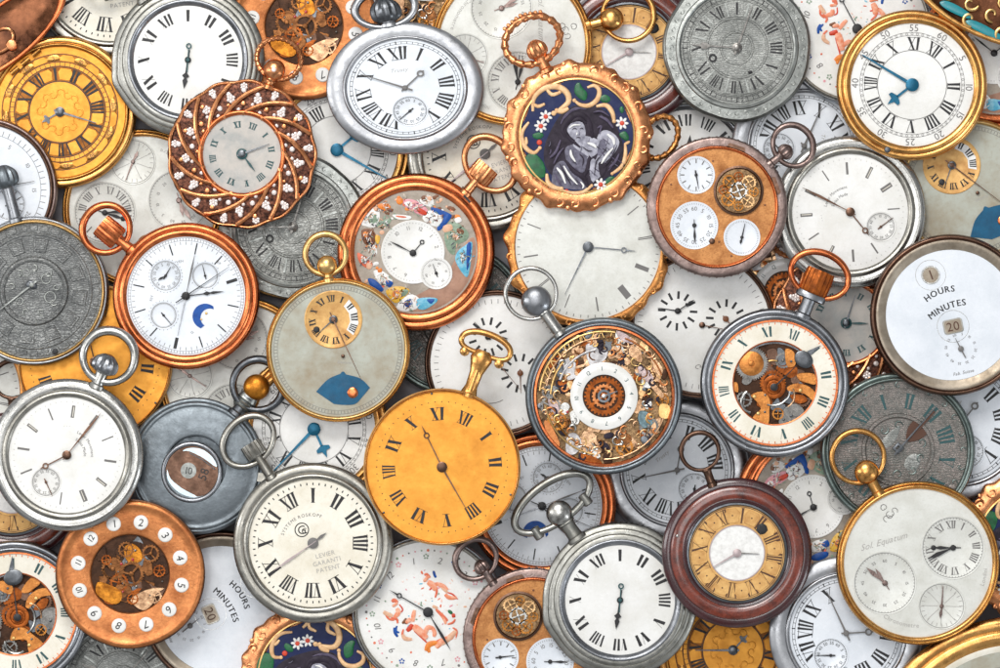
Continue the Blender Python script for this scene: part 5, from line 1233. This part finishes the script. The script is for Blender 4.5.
# kind, centre x, centre y (photograph), turn clockwise, (scale), label      -- bottom of the pile first
PL = [
('k22', 110, -22, 6, 1, 'cream Roman dial watch at the top edge, between copper lid and round silver watch'),
('k9', 337, 150, 179, 1, 'white enamel dial with blue hands, peeping out under the oval silver watch'),
('k24', 142, 209, 198, 1, 'wide silvered dial with faint small dials, under the jewelled turban watch'),
('k24', 238, 377, 120, 1, 'silvered dial watch mostly buried below the copper moon calendar watch'),
('k25', 454, 320, 40, 1, 'dark pewter watch almost buried between painted copper watch and white two-dial watch'),
('k1', 688, 164, 176, 1, 'upside down silver Roman dial watch, half hidden above the orange plate watch'),
('k2', 804, 146, 94, .92, 'cool white Roman dial lying beneath the engraved pewter watch and gold blue-handed watch'),
('k23', 857, 29, 32, 1, 'white dial painted with red cherubs, at the top edge beside a gold watch'),
('k13', 997, 53, 12, 1, 'painted copper watch cut by the right edge, beneath the open gold lid'),
('k17', 785, 292, 10, 1, 'skeleton watch with white ring glimpsed beneath the orange four-dial watch'),
('k17', 425, -32, 20, 1, 'skeleton watch sliver at the top edge behind the oval silver bow'),
('k14', -52, 393, 20, 1, 'white dial in chased gold at the left edge under the silver baton watch'),
('k7', 12, 486, 20, 1, 'mahogany cased watch with yellow ring, mostly hidden at lower left'),
('k4', 846, 323, -52, 1, 'turban watch with small pearl dial, buried between skeleton watch and digital watch'),
('k2', 960, 424, -3, 1, 'white Roman dial watch at the right edge beneath the green pewter watch'),
('k2', 677, 470, -32, .93, 'cool white Roman dial with thin hands, seen through the mahogany watch ring'),
('k11', 542, 506, 57, 1.02, 'copper rimmed calendar watch under the elongated silver bow'),
('k13', 814, 504, -57, 1, 'painted copper watch with white egg dial beside the mahogany watch'),
('k8', 122, 682, 20, 1, 'engraved pewter watch at the bottom edge below the copper plaque watch'),
('k3', 733, 650, 163, 1, 'gold dial watch at the bottom edge beneath the mahogany watch'),
('k6', 1034, 545, 60, 1, 'enamelled chased gold watch barely showing at the right edge, low down'),
('k22', 485, 154, -4, .98, 'cream Roman dial watch beneath the rose gold crown of the painted watch'),
('k26', 498, 363, 0, 1, 'white watch with two small bold chapters, under the gilt dial watch crown'),
('k26', 702, 325, -39, 1, 'white watch with two small chapters, between steel skeleton watch and enamel chapter skeleton'),
('k12', 970, 190, -28, 1, 'pale stone regulator watch at the right edge below the gold blue-handed watch'),
('k7', 629, 52, 0, 1, 'mahogany cased watch at the top, under a gold ring bow'),
('k8', 293, 227, -4, 1, 'engraved pewter watch lying under the jewelled turban watch'),
('k19', 95, 362, 12, 1, 'gilt dial watch under the ring of the silver baton watch at left'),
('k5', 304, 26, -3, 1, 'copper open movement watch with enamel number plaques at the top edge'),
('k3', 60, 112, 0, 1, 'ornate gold watch with gilt Roman chapter and open copper lid, top left'),
('k27', -15, 190, 0, 1, 'white dial with violet brown rim at the left edge'),
('k16', 15, 614, -53, 1, 'steel skeleton watch with cream chapter cut by the left edge'),
('k18', 221, 610, 79, 1, 'turned digital HOURS MINUTES watch beneath the signed silver watch'),
('k6', 315, 676, 47, 1, 'navy enamelled gold watch cut by the bottom edge'),
('k23', 428, 612, 0, 1, 'white dial painted with red cherubs below the gilt dial watch'),
('k9', 314, 429, -77, 1, 'white dial with blue hands below the pale stone regulator watch'),
('k2', 846, 633, 45, .97, 'silver Roman dial watch at the bottom, under the three-dial gold watch'),
('k24', 512, 45, 105, 1, 'slim gold watch with silvered dial at the top, under the cameo watch bow'),
('k25', 898, 450, 0, 1, 'green grey engraved pewter watch with dark hour hand, below the digital watch'),
('k10', 850, 212, -102, 1, 'silver watch with white baton dial, right of the orange four-dial watch'),
('k21', 34, 291, 0, 1, 'engraved dark pewter watch with gilt inner ring at the left edge'),
('k20', 196, 466, 0, 1, 'gunmetal watch with a round porthole window showing numbers'),
('k14', 588, 247, 0, 1, 'large white baton dial in chased gold rim below the cameo watch'),
('k13', 416, 252, 0, 1, 'copper watch with painted figures round a small white dial, centre top'),
('k15', 533, 638, -87, 1, 'orange plate watch with small dials at the bottom edge'),
('k11', 186, 296, 0, 1, 'copper calendar watch with blue moon crescent and four small dials'),
('k1', 188, 60, 0, 1, 'round silver watch with white Roman dial and hand pointing down, top left'),
('k2', 405, 88, 0, (1, .84), 'oval domed silver watch with white Roman dial and seconds dial, top centre'),
('k8', 737, 48, 0, 1, 'engraved pewter watch with faceted rim at the top edge'),
('k15', 717, 207, 0, 1, 'orange plate watch with three pale small dials and violet brown case, whole'),
('k5', 130, 574, 0, 1, 'copper open movement watch ringed by twelve enamel number plaques, lower left'),
('k10', 67, 455, 0, 1, 'silver watch with white baton dial and ring bow, left side'),
('k12', 338, 350, 0, 1, 'pale stone regulator watch with gold ring and blue moon window, centre left'),
('k16', 775, 383, 0, 1, 'steel watch with cream chapter ring round an open movement, copper ring bow'),
('k1', 620, 600, 0, 1, 'silver watch with elongated bow and white Roman dial, bottom centre'),
('k18', 951, 315, 0, 1, 'brown rimmed digital watch reading HOURS and MINUTES upright, right side'),
('k9', 912, 85, 0, 1, 'gold watch with white enamel dial, blue hands and open lid, top right'),
('k24', 918, 563, 0, 1, 'gold watch with ring bow and three small dials on silvered face, lower right'),
('k4', 242, 154, 0, 1, 'jewelled turban watch with swirling ribs round a small pearl dial'),
('k6', 577, 136, 0, 1, 'chased gold watch with navy enamel and lilac portrait of a woman'),
('k17', 604, 396, 0, 1, 'steel ringed skeleton watch with white numbered ring at the centre'),
('k22', 313, 543, 0, 1, 'silver watch with cream Roman dial, monogram and arched lettering, wholly visible'),
('k19', 442, 467, 0, 1, 'bright gilt dial watch with black Roman numerals, centre'),
('k7', 737, 553, 0, 1, 'dark mahogany cased watch with yellow Roman chapter and white centre, whole'),
('k29', 1017, 769, 0, 1, 'large gold case rim sweeping across the bottom right corner'),
]
GRP = dict(k1='silver watches with plain white Roman dials', k2='domed silver watches with seconds dials', k3='ornate gold watches', k4='jewelled turban watches', k5='copper plaque watches', k6='enamelled portrait watches', k7='mahogany cased watches', k8='engraved pewter watches', k9='gold watches with blue hands', k10='silver baton dial watches', k11='copper moon calendar watches', k12='pale stone regulator watches', k13='painted copper watches', k14='chased gold baton watches', k15='orange four-dial watches', k16='steel skeleton watches with cream chapters', k17='steel ringed skeleton watches', k18='digital aperture watches', k19='gilt dial watches', k22='signed silver watches with cream dials', k23='cherub painted watches', k24='three-dial gold watches', k25='green grey engraved watches', k26='white two-chapter watches')

def main():
    defmats()
    proto = {}; placed = []
    cnt = {}
    for p in PL: cnt[p[0]] = cnt.get(p[0], 0)+1
    for (k, px, py, rel, s, label) in PL:
        if k not in proto: proto[k] = KB[k](); root, R = proto[k]; o = root; proto[k] = (root, R, list(root['bow']) if 'bow' in root.keys() else None)
        else: root, R, _ = proto[k]; o = copy_tree(root)
        R = proto[k][1]; bw = proto[k][2]
        sx, sy = s if isinstance(s, tuple) else (s, s)
        X, Y = px-500, 334-py
        c, q = cos(radians(-rel)), sin(radians(-rel))
        fp = [(X, Y, R*(sx+sy)/2-1.5, H)]
        if bw: bx, by = bw[0]*sx, bw[1]*sy; fp.append((X+bx*c-by*q, Y+bx*q+by*c, bw[2]-2, bw[3]))
        z = 0
        for (f2, z2) in placed:
            for (x1, y1, r1, t1) in fp:
                for (x2, y2, r2, t2) in f2:
                    if hypot(x1-x2, y1-y2) < r1+r2: z = max(z, z2+t2+.15)
        placed.append((fp, z))
        f = 1-(z+8)/DCAM
        o.location = (X*f*S, Y*f*S, z*S); o.rotation_euler = (0, 0, radians(-rel)); o.scale = (sx, sy, 1)
        o['label'] = label; o['category'] = 'pocket watch'
        if cnt[k] > 1: o['group'] = GRP[k]
        else:
            if 'group' in o.keys(): del o['group']
        if label.startswith('ornate gold watch with'): own_lids(o, 'tl')
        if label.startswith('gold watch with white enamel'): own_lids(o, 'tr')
        print(k, px, py, 'z', round(z, 1))
    for o in list(bpy.data.objects):
        if 'bow' in o.keys(): del o['bow']
    b = MB(); b.v = [(-9000, -9000, -.3), (9000, -9000, -.3), (9000, 9000, -.3), (-9000, 9000, -.3)]; b.face((0, 1, 2, 3)); g = b.build('table_surface', 'table'); g['kind'] = 'structure'

    # camera looking straight down
    cam = bpy.data.cameras.new('Camera'); co = bpy.data.objects.new('Camera', cam); col.objects.link(co); sc.camera = co
    co.location = (0, 0, DCAM*S); cam.sensor_width = 36; cam.lens = 36*DCAM/1000.0; cam.clip_start = .05; cam.clip_end = 50
    w = bpy.data.worlds.new('World'); sc.world = w; w.use_nodes = True
    nt = w.node_tree; bg = nt.nodes['Background']; tc = nt.nodes.new('ShaderNodeTexCoord'); nz = nt.nodes.new('ShaderNodeTexNoise'); nz.inputs['Scale'].default_value = 3.2; nz.inputs['Detail'].default_value = 1.5
    mr = nt.nodes.new('ShaderNodeMapRange'); mr.inputs[1].default_value = .38; mr.inputs[2].default_value = .62; mr.inputs[3].default_value = WORLD*.35; mr.inputs[4].default_value = WORLD*1.75
    nt.links.new(tc.outputs['Generated'], nz.inputs['Vector']); nt.links.new(nz.outputs['Fac'], mr.inputs[0]); nt.links.new(mr.outputs[0], bg.inputs[1])
    bg.inputs[0].default_value = (.94, .97, 1, 1)
    def area(x, y, z, sx, sy, e, c=(1, 1, 1)):
        l = bpy.data.lights.new('softbox', 'AREA'); l.shape = 'RECTANGLE'; l.size = sx; l.size_y = sy; l.energy = e; l.color = c
        o = bpy.data.objects.new('softbox', l); col.objects.link(o); o.location = (x, y, z)
        from mathutils import Vector
        o.rotation_euler = (-Vector((x, y, z))).to_track_quat('-Z', 'Y').to_euler()
    for a in AREAS: area(*a)
    vs = sc.view_settings; vs.view_transform = 'Standard'; vs.look = 'None'; vs.exposure = EXPO; vs.gamma = 1

def own_lids(o, where):
    if where == 'tl': lid(o, -52, 78, 74, 28, -40, 'copper', 'lidglass', 'copper', 12.3)
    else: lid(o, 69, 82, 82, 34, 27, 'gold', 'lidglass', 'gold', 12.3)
    b = MB()
    if where == 'tl':
        for d_ in (-14, 0, 14): b.axlathe(50, 11.5, [(d_-5, 2.3), (d_+5, 2.3)], 12, off=(-34, 50))
        b.build('hinge', 'gold_dark', o)
WORLD = .41
EXPO = -0.06
AREAS = [(-.25, .9, 1.3, .8, .5, 16, (1, .98, .95)), (-.2, .25, 2.2, 1.0, .9, 10), (-1.1, .1, .8, .3, .9, 5), (1.0, -.5, .7, .25, .6, 2.5, (.9, .95, 1))]
main()
